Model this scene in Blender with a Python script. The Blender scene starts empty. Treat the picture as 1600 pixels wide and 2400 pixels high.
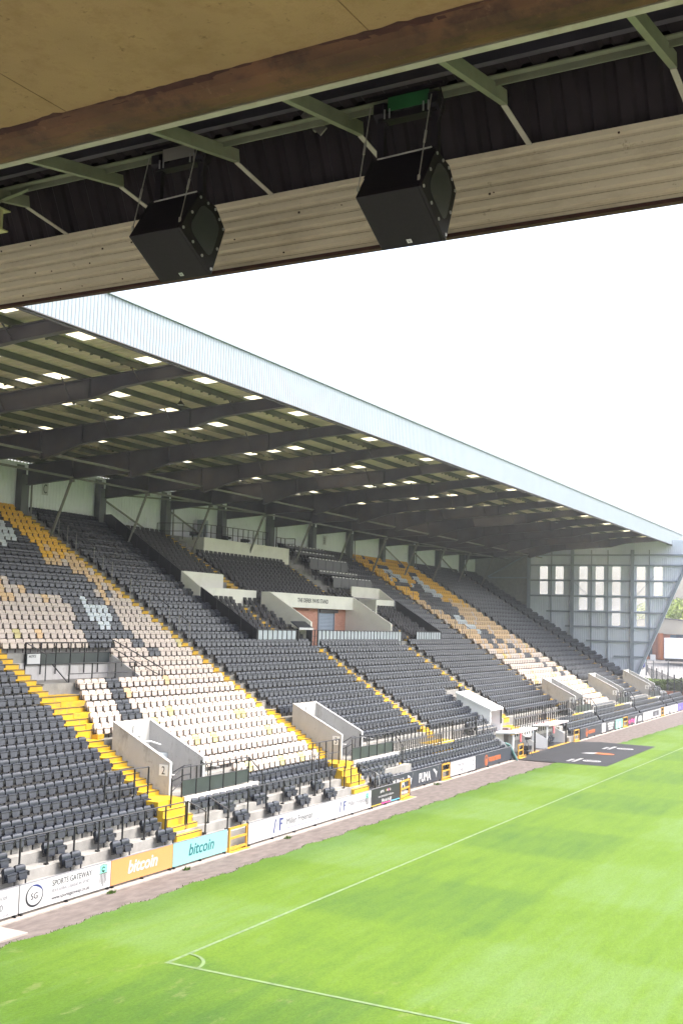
import bpy, bmesh, math, random
import numpy as np
from mathutils import Vector, Matrix
random.seed(7); RNG = np.random.default_rng(7)
SC = bpy.context.scene
COL = SC.collection
R = math.radians

# ------------------------------------------------------------------ camera
cam = bpy.data.objects.new('camera', bpy.data.cameras.new('camera'))
COL.objects.link(cam)
yaw, pitch, roll = R(27.65195), R(5.56778), R(1.71497)
fw = Vector((-math.sin(yaw)*math.cos(pitch), math.cos(yaw)*math.cos(pitch), math.sin(pitch)))
rt = Vector((math.cos(yaw), math.sin(yaw), 0)); up = rt.cross(fw)
rt2 = math.cos(roll)*rt + math.sin(roll)*up; up2 = -math.sin(roll)*rt + math.cos(roll)*up
CAMLOC = Vector((0, 0, 8.0))
cam.matrix_world = Matrix(((rt2.x, up2.x, -fw.x, 0), (rt2.y, up2.y, -fw.y, 0), (rt2.z, up2.z, -fw.z, 8.0), (0, 0, 0, 1)))
cam.data.sensor_fit = 'HORIZONTAL'; cam.data.sensor_width = 36.0
cam.data.lens = 2625.86/1600*36.0
cam.data.clip_start = 0.1; cam.data.clip_end = 3000
SC.camera = cam
SC.render.resolution_x, SC.render.resolution_y = 682, 1024

# ------------------------------------------------------------------ sky and sun
SUN_AZ, SUN_EL = R(60), R(60)           # azimuth clockwise from +Y
sdir = Vector((math.sin(SUN_AZ)*math.cos(SUN_EL), math.cos(SUN_AZ)*math.cos(SUN_EL), math.sin(SUN_EL)))
w = bpy.data.worlds.new('World'); SC.world = w; w.use_nodes = True
wn = w.node_tree; wn.nodes.clear()
sky = wn.nodes.new('ShaderNodeTexSky'); sky.sky_type = 'NISHITA'; sky.sun_disc = False
sky.sun_elevation = SUN_EL; sky.sun_rotation = SUN_AZ
sky.air_density = 1.0; sky.dust_density = 6.0; sky.ozone_density = 0.6
hsv = wn.nodes.new('ShaderNodeHueSaturation'); hsv.inputs['Saturation'].default_value = 0.62
bg = wn.nodes.new('ShaderNodeBackground'); bg.inputs['Strength'].default_value = 0.15
wo = wn.nodes.new('ShaderNodeOutputWorld')
wn.links.new(sky.outputs[0], hsv.inputs['Color']); wn.links.new(hsv.outputs[0], bg.inputs[0]); wn.links.new(bg.outputs[0], wo.inputs[0])
sl = bpy.data.lights.new('sun', 'SUN'); sl.energy = 0.5; sl.angle = R(12); sl.color = (1, .95, .88)
so = bpy.data.objects.new('sun', sl); COL.objects.link(so)
so.rotation_euler = sdir.to_track_quat('Z', 'Y').to_euler(); so.location = (30, 20, 60)
SC.view_settings.view_transform = 'Standard'; SC.view_settings.look = 'None'
SC.view_settings.exposure = 2.3; SC.view_settings.gamma = 1.0; SC.view_settings.use_curve_mapping = False
SC.render.engine = 'CYCLES'
SC.cycles.max_bounces = 10; SC.cycles.diffuse_bounces = 7; SC.cycles.transparent_max_bounces = 12

# ------------------------------------------------------------------ materials
MATS = {}
def mat(name, col, rough=.7, spec=.4, metal=0.0, var=0.0, scale=3.0, bump=0.0, bscale=40.0, detail=6.0, dirt=None, dirt_amt=.0, dirt_scale=.6, stretch=None):
    """Principled surface with soft colour variation, optional stains and bump, all in object space."""
    if name in MATS: return MATS[name]
    m = bpy.data.materials.new(name); m.use_nodes = True; nt = m.node_tree; N = nt.nodes; L = nt.links
    b = N['Principled BSDF']; b.inputs['Roughness'].default_value = rough
    b.inputs['Specular IOR Level'].default_value = spec; b.inputs['Metallic'].default_value = metal
    b.inputs['Base Color'].default_value = (*col, 1)
    if var or bump or dirt:
        geo = N.new('ShaderNodeNewGeometry'); mp = N.new('ShaderNodeMapping')
        L.new(geo.outputs['Position'], mp.inputs['Vector'])
        if stretch: mp.inputs['Scale'].default_value = stretch
    if var:
        nz = N.new('ShaderNodeTexNoise'); nz.inputs['Scale'].default_value = scale; nz.inputs['Detail'].default_value = detail
        L.new(mp.outputs[0], nz.inputs['Vector'])
        rp = N.new('ShaderNodeMapRange'); rp.inputs['From Min'].default_value = .28; rp.inputs['From Max'].default_value = .72
        rp.inputs['To Min'].default_value = 1-var; rp.inputs['To Max'].default_value = 1+var
        L.new(nz.outputs['Fac'], rp.inputs['Value'])
        mx = N.new('ShaderNodeMix'); mx.data_type = 'RGBA'; mx.blend_type = 'MULTIPLY'; mx.inputs[0].default_value = 1
        mx.inputs[6].default_value = (*col, 1); L.new(rp.outputs[0], mx.inputs[7])
        last = mx.outputs[2]
        if dirt:
            n2 = N.new('ShaderNodeTexNoise'); n2.inputs['Scale'].default_value = dirt_scale; n2.inputs['Detail'].default_value = 8; n2.inputs['Roughness'].default_value = .7
            L.new(mp.outputs[0], n2.inputs['Vector'])
            r2 = N.new('ShaderNodeMapRange'); r2.inputs['From Min'].default_value = .52; r2.inputs['From Max'].default_value = .68; r2.inputs['To Max'].default_value = dirt_amt
            L.new(n2.outputs['Fac'], r2.inputs['Value'])
            m2 = N.new('ShaderNodeMix'); m2.data_type = 'RGBA'; L.new(r2.outputs[0], m2.inputs[0]); L.new(last, m2.inputs[6]); m2.inputs[7].default_value = (*dirt, 1)
            last = m2.outputs[2]
        L.new(last, b.inputs['Base Color'])
    if bump:
        n3 = N.new('ShaderNodeTexNoise'); n3.inputs['Scale'].default_value = bscale; n3.inputs['Detail'].default_value = 4
        L.new(mp.outputs[0], n3.inputs['Vector'])
        bp = N.new('ShaderNodeBump'); bp.inputs['Strength'].default_value = bump; bp.inputs['Distance'].default_value = .02
        L.new(n3.outputs['Fac'], bp.inputs['Height']); L.new(bp.outputs[0], b.inputs['Normal'])
    MATS[name] = m; return m

def brick_mat(name, c1, c2, mortar, scale=3.0, rows=.075):
    m = bpy.data.materials.new(name); m.use_nodes = True; nt = m.node_tree; N = nt.nodes; L = nt.links
    geo = N.new('ShaderNodeNewGeometry'); sx = N.new('ShaderNodeSeparateXYZ'); cb = N.new('ShaderNodeCombineXYZ'); ad = N.new('ShaderNodeMath')
    L.new(geo.outputs['Position'], sx.inputs[0]); L.new(sx.outputs[0], ad.inputs[0]); L.new(sx.outputs[1], ad.inputs[1]); L.new(ad.outputs[0], cb.inputs[0]); L.new(sx.outputs[2], cb.inputs[1])
    br = N.new('ShaderNodeTexBrick'); br.inputs['Color1'].default_value = (*c1, 1); br.inputs['Color2'].default_value = (*c2, 1); br.inputs['Mortar'].default_value = (*mortar, 1)
    br.inputs['Scale'].default_value = 1.0; br.inputs['Brick Width'].default_value = rows*3; br.inputs['Row Height'].default_value = rows; br.inputs['Mortar Size'].default_value = rows*.1
    L.new(cb.outputs[0], br.inputs['Vector']); b = N['Principled BSDF']; L.new(br.outputs['Color'], b.inputs['Base Color']); b.inputs['Roughness'].default_value = .85
    MATS[name] = m; return m

M = dict(
 concrete=mat('concrete', (.235, .228, .215), .9, .3, var=.22, scale=2.0, bump=.25, bscale=25, dirt=(.17, .155, .135), dirt_amt=.55, dirt_scale=.9),
 whitewall=mat('white_painted_concrete', (.44, .43, .41), .85, .3, var=.10, scale=2.5, dirt=(.36, .33, .29), dirt_amt=.4, dirt_scale=1.3),
 vomit=mat('grey_render', (.43, .415, .405), .85, .3, var=.10, scale=1.6, dirt=(.25, .23, .205), dirt_amt=.75, dirt_scale=1.6, bump=.2, bscale=30, stretch=(1.6, 1.6, .55)),
 yellow=mat('yellow_step_paint', (.52, .315, .012), .62, .4, var=.10, scale=3.0, dirt=(.27, .19, .07), dirt_amt=.75, dirt_scale=3.4, bump=.15, bscale=50),
 nosing=mat('dark_step_edge', (.10, .075, .04), .8, .3),
 steel=mat('dark_steel_paint', (.080, .074, .086), .55, .4, var=.22, scale=1.2, dirt=(.12, .085, .06), dirt_amt=.4, dirt_scale=.7),
 steel2=mat('grey_steel_paint', (.115, .12, .125), .55, .4, var=.15, scale=1.5),
 tube=mat('grey_tube_paint', (.20, .195, .18), .5, .4, var=.15, scale=2),
 purlin=mat('galvanised_green_purlin', (.085, .085, .062), .6, .4, var=.25, scale=1.5),
 roof=mat('roof_sheet_underside', (.50, .43, .34), .8, .3, var=.10, scale=.8, dirt=(.16, .13, .08), dirt_amt=.4, dirt_scale=.5),
 fascia=mat('pale_blue_cladding', (.235, .275, .31), .45, .4, var=.04, scale=.8),
 backwall=mat('pale_green_cladding', (.74, .76, .80), .5, .4, var=.06, scale=.8, dirt=(.28, .31, .27), dirt_amt=.4, dirt_scale=.4),
 gable=mat('grey_cladding', (.62, .66, .76), .5, .4, var=.06, scale=.8),
 gsteel=mat('blue_grey_steel', (.25, .285, .35), .5, .4, var=.10, scale=1),
 block=mat('blockwork', (.24, .245, .24), .9, .2, var=.10, scale=3),
 cream=mat('cream_render', (.74, .72, .66), .8, .3, var=.05, scale=1.5, dirt=(.50, .46, .36), dirt_amt=.25, dirt_scale=.9),
 black=mat('black_sheet', (.010, .010, .014), .45, .4, var=.2, scale=2),
 rail=mat('black_rail_paint', (.018, .018, .02), .4, .5, var=.2, scale=5),
 panel=mat('charcoal_panel', (.030, .038, .040), .35, .5, var=.2, scale=2),
 palepanel=mat('pale_grey_panel', (.34, .38, .41), .4, .5, var=.07, scale=2),
 plate=mat('bright_white_paint', (.78, .78, .78), .5, .4, var=.03, scale=2),
 white=mat('white_gloss', (.46, .46, .465), .4, .5, var=.03, scale=2),
 bwhite=mat('board_white', (.40, .40, .405), .35, .5, var=.02, scale=2),
 borange=mat('board_orange', (.47, .215, .075), .4, .5, var=.03, scale=2),
 bteal=mat('board_teal', (.185, .41, .39), .4, .5, var=.03, scale=2),
 tealink=mat('teal_ink', (.010, .095, .11), .5, .4),
 bdark=mat('board_charcoal', (.022, .028, .040), .4, .5, var=.1, scale=2),
 bblack=mat('board_black', (.015, .018, .02), .4, .5, var=.1, scale=2),
 bpurple=mat('board_purple', (.12, .09, .36), .4, .5),
 bgreen=mat('board_green', (.16, .50, .38), .4, .5),
 ink=mat('dark_ink', (.010, .011, .015), .5, .4),
 greyink=mat('grey_ink', (.055, .058, .07), .5, .4),
 paleink=mat('pale_grey_ink', (.17, .17, .19), .5, .4),
 blueink=mat('blue_ink', (.012, .025, .14), .5, .4),
 orange=mat('orange_ink', (.42, .10, .02), .5, .4),
 pink=mat('pink_ink', (.70, .05, .25), .5, .4),
 sky_ink=mat('sky_blue_ink', (.10, .45, .75), .5, .4),
 yellowink=mat('yellow_ink', (.42, .32, .03), .5, .4),
 gate=mat('gate_yellow', (.44, .24, .03), .5, .4, var=.1, scale=4),
 red=mat('faded_red', (.42, .10, .11), .6, .4, var=.2, scale=3),
 mats=mat('black_rubber_mat', (.015, .016, .020), .7, .3, var=.2, scale=1.2, stretch=(3, .4, 1)),
 soffit=mat('ochre_soffit', (.290, .190, .088), .85, .3, var=.12, scale=1.3, bump=.2, bscale=60, dirt=(.20, .12, .05), dirt_amt=.45, dirt_scale=2.2),
 gutter=mat('rusty_gutter', (.095, .044, .017), .7, .4, var=.4, scale=1.5, dirt=(.06, .025, .012), dirt_amt=.85, dirt_scale=2.2, stretch=(1, 2.5, 2.5)),
 trim=mat('cream_trim', (.36, .34, .26), .6, .4, var=.10, scale=4, dirt=(.25, .19, .10), dirt_amt=.5, dirt_scale=5),
 bracket=mat('green_cream_bracket', (.17, .18, .115), .6, .4, var=.15, scale=4, dirt=(.15, .13, .07), dirt_amt=.5, dirt_scale=6),
 lime=mat('lime_steel', (.33, .32, .15), .6, .4, var=.12, scale=6),
 greenplate=mat('green_plate', (.022, .10, .03), .5, .4, var=.2, scale=4),
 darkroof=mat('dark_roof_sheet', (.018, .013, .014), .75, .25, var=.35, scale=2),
 nfascia=mat('cream_fascia_sheet', (.60, .53, .355), .65, .4, var=.07, scale=2, dirt=(.26, .20, .11), dirt_amt=.35, dirt_scale=3, stretch=(.4, 1, 1)),
 rust=mat('rusty_lip', (.050, .022, .014), .8, .3, var=.3, scale=6),
 speaker=mat('speaker_black', (.0125, .0095, .0115), .6, .25, var=.15, scale=30),
 grille=mat('speaker_grille', (.018, .019, .022), .35, .5, bump=.5, bscale=500),
 bolt=mat('steel_bolt', (.50, .50, .48), .35, .6, metal=.8),
 wire=mat('steel_wire', (.42, .40, .33), .4, .5, metal=.6),
 shutter=mat('roller_shutter', (.30, .36, .43), .45, .5, var=.05, scale=2),
 asphalt=mat('pale_asphalt', (.20, .195, .19), .9, .3, var=.18, scale=.6),
 foliage=mat('foliage', (.24, .30, .08), .8, .2, var=.5, scale=.9),
 hedge=mat('hedge_leaf', (.09, .13, .03), .8, .2, var=.4, scale=2.0),
 bark=mat('bark', (.10, .075, .05), .9, .2, var=.3, scale=4),
 tan=mat('tan_cladding', (.34, .31, .26), .7, .3, var=.08, scale=.5),
 terracotta=mat('terracotta', (.30, .11, .05), .8, .3, var=.1, scale=1),
 glass=mat('dark_window', (.05, .07, .10), .15, .6),
 darkgate=mat('dark_doors', (.05, .09, .13), .5, .4),
 slab=mat('pale_slab', (.27, .24, .215), .9, .3, var=.15, scale=4),
)
brick_mat('pink_brick', (.42, .17, .11), (.50, .24, .165), (.42, .27, .20), rows=.075)
brick_mat('red_brick', (.22, .075, .04), (.27, .105, .06), (.22, .16, .13), rows=.09)
# seats: moulded plastic, the coloured ones sun-faded by row
SEATC = {'k': (.0145, .018, .0275), 'w': (.48, .52, .55), 'c': (.50, .42, .365), 't': (.56, .38, .205), 'y': (.70, .38, .030), 'b': (.50, .36, .03), 'p': (.48, .41, .18)}
SEATN = {'k': 'black', 'w': 'white', 'c': 'cream', 't': 'tan', 'y': 'ochre', 'b': 'bright_yellow', 'p': 'pale_yellow'}
for k_, c_ in SEATC.items():
    M['seat_'+k_] = mat('seat_plastic_'+SEATN[k_], c_, (.30 if k_ == 'k' else .5), .6 if k_ == 'k' else .4, var=.22 if k_ == 'k' else .09, scale=2.6, bump=.08, bscale=60)
def specks(m, scale, lo, hi, col, amt):
    nt = m.node_tree; N = nt.nodes; L = nt.links; b = N['Principled BSDF']; src = b.inputs['Base Color'].links[0].from_socket
    geo = N.new('ShaderNodeNewGeometry'); nz = N.new('ShaderNodeTexNoise'); nz.inputs['Scale'].default_value = scale; nz.inputs['Detail'].default_value = 9; nz.inputs['Roughness'].default_value = .72; L.new(geo.outputs['Position'], nz.inputs[0])
    r = N.new('ShaderNodeMapRange'); r.inputs['From Min'].default_value = lo; r.inputs['From Max'].default_value = hi; r.inputs['To Max'].default_value = amt; L.new(nz.outputs['Fac'], r.inputs[0])
    mx = N.new('ShaderNodeMix'); mx.data_type = 'RGBA'; L.new(r.outputs[0], mx.inputs[0]); L.new(src, mx.inputs[6]); mx.inputs[7].default_value = (*col, 1); L.new(mx.outputs[2], b.inputs['Base Color'])
specks(M['soffit'], 9, .60, .70, (.09, .05, .018), .75); specks(M['soffit'], 3.5, .50, .72, (.20, .115, .045), .6)
specks(M['gutter'], 2.2, .50, .66, (.022, .010, .005), .8); specks(M['gutter'], 6, .60, .70, (.20, .12, .06), .5)
specks(M['nfascia'], 7, .62, .72, (.16, .11, .05), .7); specks(M['vomit'], 5, .60, .72, (.18, .16, .14), .5)
specks(M['dirt'] if 'dirt' in M else M['slab'], 8, .58, .66, (.16, .14, .13), .4)
M['pad'] = mat('charcoal_seat_pad', (.038, .037, .040), .7, .35, var=.15, scale=4)
M['seatframe'] = mat('seat_frame', (.035, .02, .016), .6, .4)
def translucent(name, col, t=.75):
    m = bpy.data.materials.new(name); m.use_nodes = True; nt = m.node_tree; N = nt.nodes; L = nt.links
    b = N['Principled BSDF']; b.inputs['Base Color'].default_value = (*col, 1); b.inputs['Roughness'].default_value = .6
    tr = N.new('ShaderNodeBsdfTranslucent'); mx = N.new('ShaderNodeMixShader')
    nz = N.new('ShaderNodeTexNoise'); nz.inputs['Scale'].default_value = 3; nz.inputs['Detail'].default_value = 8
    geo = N.new('ShaderNodeNewGeometry'); mp = N.new('ShaderNodeMapping'); mp.inputs['Scale'].default_value = (1, 6, 1); L.new(geo.outputs['Position'], mp.inputs[0]); L.new(mp.outputs[0], nz.inputs[0])
    rp = N.new('ShaderNodeMix'); rp.data_type = 'RGBA'; rp.inputs[6].default_value = (col[0]*.75, col[1]*.68, col[2]*.5, 1); rp.inputs[7].default_value = (*col, 1)
    L.new(nz.outputs['Fac'], rp.inputs[0]); L.new(rp.outputs[2], tr.inputs['Color'])
    mx.inputs[0].default_value = t; L.new(b.outputs[0], mx.inputs[1]); L.new(tr.outputs[0], mx.inputs[2]); L.new(mx.outputs[0], N['Material Output'].inputs[0])
    return m
M['skylight'] = translucent('skylight_sheet', (.60, .55, .38), .9)
M['pane'] = translucent('translucent_pane', (.97, .98, 1.0), .95)
def clearer(m):
    nt = m.node_tree; N = nt.nodes; L = nt.links; out = N['Material Output']; src = out.inputs[0].links[0].from_socket
    tp = N.new('ShaderNodeBsdfTransparent'); mx = N.new('ShaderNodeMixShader'); mx.inputs[0].default_value = .85; L.new(src, mx.inputs[1]); L.new(tp.outputs[0], mx.inputs[2]); L.new(mx.outputs[0], out.inputs[0])
clearer(M['pane'])

# ------------------------------------------------------------------ mesh helpers
ROOT = {}
class MB:
    """Collects shapes (world coordinates) that become one mesh object."""
    def __init__(s): s.v = []; s.f = []; s.mi = []; s.m = 0
    def add(s, vs, fs):
        o = len(s.v); s.v += [tuple(p) for p in vs]; s.f += [tuple(i+o for i in f) for f in fs]; s.mi += [s.m]*len(fs); return s
    def box(s, x0, x1, y0, y1, z0, z1):
        vs = [(x, y, z) for x in (x0, x1) for y in (y0, y1) for z in (z0, z1)]
        return s.add(vs, [(0, 1, 3, 2), (4, 6, 7, 5), (0, 4, 5, 1), (2, 3, 7, 6), (0, 2, 6, 4), (1, 5, 7, 3)])
    def obox(s, p, q, wd, ht, upv=(0, 0, 1)):
        p, q = Vector(p), Vector(q); d = (q-p).normalized(); u = Vector(upv)
        r = d.cross(u)
        if r.length < 1e-4: u = Vector((1, 0, 0)); r = d.cross(u)
        r.normalize(); u = r.cross(d)
        vs = [e + r*a*wd/2 + u*b*ht/2 for e in (p, q) for a in (-1, 1) for b in (-1, 1)]
        return s.add(vs, [(0, 1, 3, 2), (4, 6, 7, 5), (0, 4, 5, 1), (2, 3, 7, 6), (0, 2, 6, 4), (1, 5, 7, 3)])
    def tube(s, pts, r, n=8):
        pts = [Vector(p) for p in pts]; o = []
        for i, p in enumerate(pts):
            d = (pts[min(i+1, len(pts)-1)]-pts[max(i-1, 0)]).normalized()
            a = d.cross(Vector((0, 0, 1)));
            if a.length < 1e-3: a = d.cross(Vector((1, 0, 0)))
            a.normalize(); b = a.cross(d)
            o += [p + (a*math.cos(t)+b*math.sin(t))*r for t in [2*math.pi*k/n for k in range(n)]]
        fs = [(i*n+k, i*n+(k+1) % n, (i+1)*n+(k+1) % n, (i+1)*n+k) for i in range(len(pts)-1) for k in range(n)]
        fs += [tuple(range(n-1, -1, -1)), tuple(range((len(pts)-1)*n, len(pts)*n))]
        return s.add(o, fs)
    def prism(s, poly, vec):
        n = len(poly); v = Vector(vec); a = [Vector(p) for p in poly]
        return s.add(a+[p+v for p in a], [tuple(range(n-1, -1, -1)), tuple(range(n, 2*n))]+[(i, (i+1) % n, n+(i+1) % n, n+i) for i in range(n)])
    def quad(s, a, b, c, d): return s.add([a, b, c, d], [(0, 1, 2, 3)])
    def strip(s, la, lb):
        n = len(la); return s.add(list(la)+list(lb), [(i, i+1, n+i+1, n+i) for i in range(n-1)])
    def build(s, name, mats, parent=None, smooth=False, loc=None, bevel=0):
        mats = mats if isinstance(mats, (list, tuple)) else [mats]
        me = bpy.data.meshes.new(name)
        o = Vector((0, 0, 0))
        if parent is not None: o = ROOT[parent.name]
        elif loc is not None: o = Vector(loc)
        me.from_pydata([(p[0]-o.x, p[1]-o.y, p[2]-o.z) for p in s.v], [], s.f)
        for m_ in mats: me.materials.append(M[m_] if isinstance(m_, str) else m_)
        if len(mats) > 1: me.polygons.foreach_set('material_index', s.mi)
        bm = bmesh.new(); bm.from_mesh(me); bmesh.ops.recalc_face_normals(bm, faces=bm.faces)
        if bevel: bmesh.ops.bevel(bm, geom=list(bm.edges), offset=bevel, segments=2, affect='EDGES', profile=.6)
        bm.to_mesh(me); bm.free()
        if smooth: me.polygons.foreach_set('use_smooth', [True]*len(me.polygons))
        ob = bpy.data.objects.new(name, me); COL.objects.link(ob)
        if parent is not None: ob.parent = parent; ROOT[ob.name] = o
        else: ob.location = o; ROOT[ob.name] = o
        return ob
def tag(o, label, cat, group=None, kind=None):
    if label: o['label'] = label
    if cat: o['category'] = cat
    if group: o['group'] = group
    if kind: o['kind'] = kind
    return o
def thing(name, label, cat, loc, group=None):
    o = bpy.data.objects.new(name, None); COL.objects.link(o); o.location = loc; ROOT[o.name] = Vector(loc)
    o.empty_display_size = .2
    return tag(o, label, cat, group)
def structure(o): o['kind'] = 'structure'; return o

def text(s, size, origin, xdir, ydir, m, parent, name='lettering', squeeze=1.0, align='LEFT', depth=.004, shear=0.0, bold=0.0):
    """Real lettering: a font curve turned into a mesh and laid on a surface."""
    cu = bpy.data.curves.new(name, 'FONT'); cu.body = s; cu.size = size; cu.align_x = align; cu.extrude = depth/2; cu.shear = shear; cu.offset = bold
    cu.resolution_u = 3
    tmp = bpy.data.objects.new(name, cu); COL.objects.link(tmp)
    dg = bpy.context.evaluated_depsgraph_get(); dg.update()
    me = bpy.data.meshes.new_from_object(tmp.evaluated_get(dg))
    bpy.data.objects.remove(tmp); bpy.data.curves.remove(cu)
    X, Y = Vector(xdir).normalized(), Vector(ydir).normalized(); Z = X.cross(Y)
    o = Vector(origin) - ROOT[parent.name]
    me.transform(Matrix(((X.x*squeeze, Y.x, Z.x, o.x), (X.y*squeeze, Y.y, Z.y, o.y), (X.z*squeeze, Y.z, Z.z, o.z), (0, 0, 0, 1))))
    me.materials.clear(); me.materials.append(M[m])
    ob = bpy.data.objects.new(name, me); COL.objects.link(ob); ob.parent = parent; ROOT[ob.name] = ROOT[parent.name]
    return ob
YD, ZD, XD = (0, 1, 0), (0, 0, 1), (1, 0, 0)
def ring(mb, c, r0, r1, u, v, a0=0, a1=360, n=40, sx=1.0, wfun=None):
    c, u, v = Vector(c), Vector(u), Vector(v); la = []; lb = []
    for i in range(n+1):
        t = R(a0+(a1-a0)*i/n); k = wfun(i/n) if wfun else 1
        d = u*math.cos(t)*sx+v*math.sin(t)
        la.append(c+d*r1); lb.append(c+d*(r1-(r1-r0)*k))
    mb.strip(la, lb)

# camera projection, only used to leave out what the photograph shows nothing of
def inview(p, mx=60, my=60):
    d = Vector(p)-CAMLOC; z = d.dot(fw)
    if z < .5: return False
    x = 800+2625.86*d.dot(rt2)/z; y = 1200-2625.86*d.dot(up2)/z
    return -mx < x < 1600+mx and -my < y < 2400+my

# ------------------------------------------------------------------ rake of the stand
def IDX(k): return {1: 1.07, 0: .17, -1: -.72, -2: -1.61, -3: -2.51, -4: -3.45, -5: -4.37, -6: -5.28, -7: -6.03, -8: -6.84, -9: -7.63}.get(k, k-.02)
def XI(i): return -26.73-.6155*i
def ZI(i): return 3.68+.373*i
def RK(x): return 3.68+.606*(-26.73-x)
def XT(k): return XI(IDX(k))                   # top of a seat in row k
def ZT(k): return ZI(IDX(k))+.28
FXT = {-7: -23.35, -8: -23.0, -9: -22.62}; FZT = {-7: 1.60, -8: 1.23, -9: .92}      # front rows where the hoardings step back
STEP_Y = 47.9; WALL2, LEDGE2 = -23.45, 1.63
def XN(k): return XT(k)+(.42 if k > -7 else .30)
def ZF(k): return ZT(k)-.55                    # tread
AISLES = [(31.5, 32.42, 1, 26), (31.65, 32.5, -6, 0), (44.35, 45.15, 2, 26), (44.7, 45.45, -6, 1), (56.9, 57.85, -6, 8), (69.4, 70.45, -6, 8), (82.55, 83.2, -6, 26), (95.15, 95.9, -6, 26), (107.65, 108.35, -6, 26)]
VOMS = [32.55, 45.5, 83.45, 96.5, 108.95]      # left wall of each entrance
VW = 2.15
LEDGE_X, LEDGE_Z = -22.9, 1.78
GY = 113.3                                     # gable

# ------------------------------------------------------------------ setting
def grass_material():
    m = bpy.data.materials.new('pitch_grass'); m.use_nodes = True; nt = m.node_tree; N = nt.nodes; L = nt.links
    geo = N.new('ShaderNodeNewGeometry'); sp = N.new('ShaderNodeSeparateXYZ'); L.new(geo.outputs['Position'], sp.inputs[0])
    def math_(op, a, b=None):
        n = N.new('ShaderNodeMath'); n.operation = op
        for i, x in enumerate((a, b)):
            if x is None: continue
            if isinstance(x, (int, float)): n.inputs[i].default_value = x
            else: L.new(x, n.inputs[i])
        return n.outputs[0]
    wob = N.new('ShaderNodeTexNoise'); wob.inputs['Scale'].default_value = .8; wob.inputs['Detail'].default_value = 4; L.new(geo.outputs['Position'], wob.inputs[0])
    wb = math_('MULTIPLY', math_('SUBTRACT', wob.outputs['Fac'], .5), .5)
    def band(sock, off, width, soft=.03):
        t = math_('FRACT', math_('DIVIDE', math_('ADD', math_('SUBTRACT', sock, off), wb), width*2))
        r = N.new('ShaderNodeMapRange'); r.inputs['From Min'].default_value = .5-soft; r.inputs['From Max'].default_value = .5+soft
        tri = math_('ABSOLUTE', math_('SUBTRACT', t, .5)); r.inputs['From Min'].default_value = .25-soft; r.inputs['From Max'].default_value = .25+soft
        L.new(tri, r.inputs['Value']); return r.outputs[0]
    bx = band(sp.outputs[0], -7.45, 5.4); by = band(sp.outputs[1], 36.2, 5.5)
    chk = math_('ADD', math_('MULTIPLY', bx, .60), math_('MULTIPLY', by, .40))
    # long mowing streaks and blotches
    mp = N.new('ShaderNodeMapping'); mp.inputs['Scale'].default_value = (2.4, .30, 1); mp.inputs['Rotation'].default_value = (0, 0, R(8)); L.new(geo.outputs['Position'], mp.inputs[0])
    st = N.new('ShaderNodeTexNoise'); st.inputs['Scale'].default_value = 1.0; st.inputs['Detail'].default_value = 7; st.inputs['Roughness'].default_value = .62; L.new(mp.outputs[0], st.inputs[0])
    bl = N.new('ShaderNodeTexNoise'); bl.inputs['Scale'].default_value = .45; bl.inputs['Detail'].default_value = 6; bl.inputs['Roughness'].default_value = .6; L.new(geo.outputs['Position'], bl.inputs[0])
    fine = N.new('ShaderNodeTexNoise'); fine.inputs['Scale'].default_value = 14; fine.inputs['Detail'].default_value = 6; fine.inputs['Roughness'].default_value = .75
    mf = N.new('ShaderNodeMapping'); mf.inputs['Scale'].default_value = (1.5, .8, 1); L.new(geo.outputs['Position'], mf.inputs[0]); L.new(mf.outputs[0], fine.inputs[0])
    val = math_('ADD', math_('MULTIPLY', chk, .42), math_('ADD', math_('MULTIPLY', math_('SUBTRACT', st.outputs['Fac'], .5), .75), math_('MULTIPLY', math_('SUBTRACT', bl.outputs['Fac'], .5), .40)))
    val = math_('ADD', val, .27)
    cr = N.new('ShaderNodeValToRGB'); e = cr.color_ramp.elements
    e[0].position = 0.0; e[0].color = (.040, .088, .016, 1); e[1].position = 1.0; e[1].color = (.100, .163, .052, 1)
    k = e.new(.5); k.color = (.076, .133, .0115, 1)
    L.new(val, cr.inputs[0])
    # worn straw patches in the near corner
    pt = N.new('ShaderNodeTexNoise'); pt.inputs['Scale'].default_value = .9; pt.inputs['Detail'].default_value = 9; pt.inputs['Roughness'].default_value = .7
    mq = N.new('ShaderNodeMapping'); mq.inputs['Scale'].default_value = (1.6, .7, 1); mq.inputs['Location'].default_value = (3.1, 1.7, 0); L.new(geo.outputs['Position'], mq.inputs[0]); L.new(mq.outputs[0], pt.inputs[0])
    pr_ = N.new('ShaderNodeMapRange'); pr_.inputs['From Min'].default_value = .58; pr_.inputs['From Max'].default_value = .74; pr_.inputs['To Max'].default_value = .75; L.new(pt.outputs['Fac'], pr_.inputs[0])
    nearm = N.new('ShaderNodeMapRange'); nearm.inputs['From Min'].default_value = 26; nearm.inputs['From Max'].default_value = 18; L.new(sp.outputs[1], nearm.inputs[0])
    mxp = N.new('ShaderNodeMix'); mxp.data_type = 'RGBA'; L.new(math_('MULTIPLY', pr_.outputs[0], nearm.outputs[0]), mxp.inputs[0]); L.new(cr.outputs[0], mxp.inputs[6]); mxp.inputs[7].default_value = (.24, .22, .11, 1)
    mx = N.new('ShaderNodeMix'); mx.data_type = 'RGBA'; mx.blend_type = 'MULTIPLY'; mx.inputs[0].default_value = 1
    fr = N.new('ShaderNodeMapRange'); fr.inputs['From Min'].default_value = .25; fr.inputs['From Max'].default_value = .75; fr.inputs['To Min'].default_value = .72; fr.inputs['To Max'].default_value = 1.28; L.new(fine.outputs['Fac'], fr.inputs[0])
    L.new(mxp.outputs[2], mx.inputs[6]); L.new(fr.outputs[0], mx.inputs[7])
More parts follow.
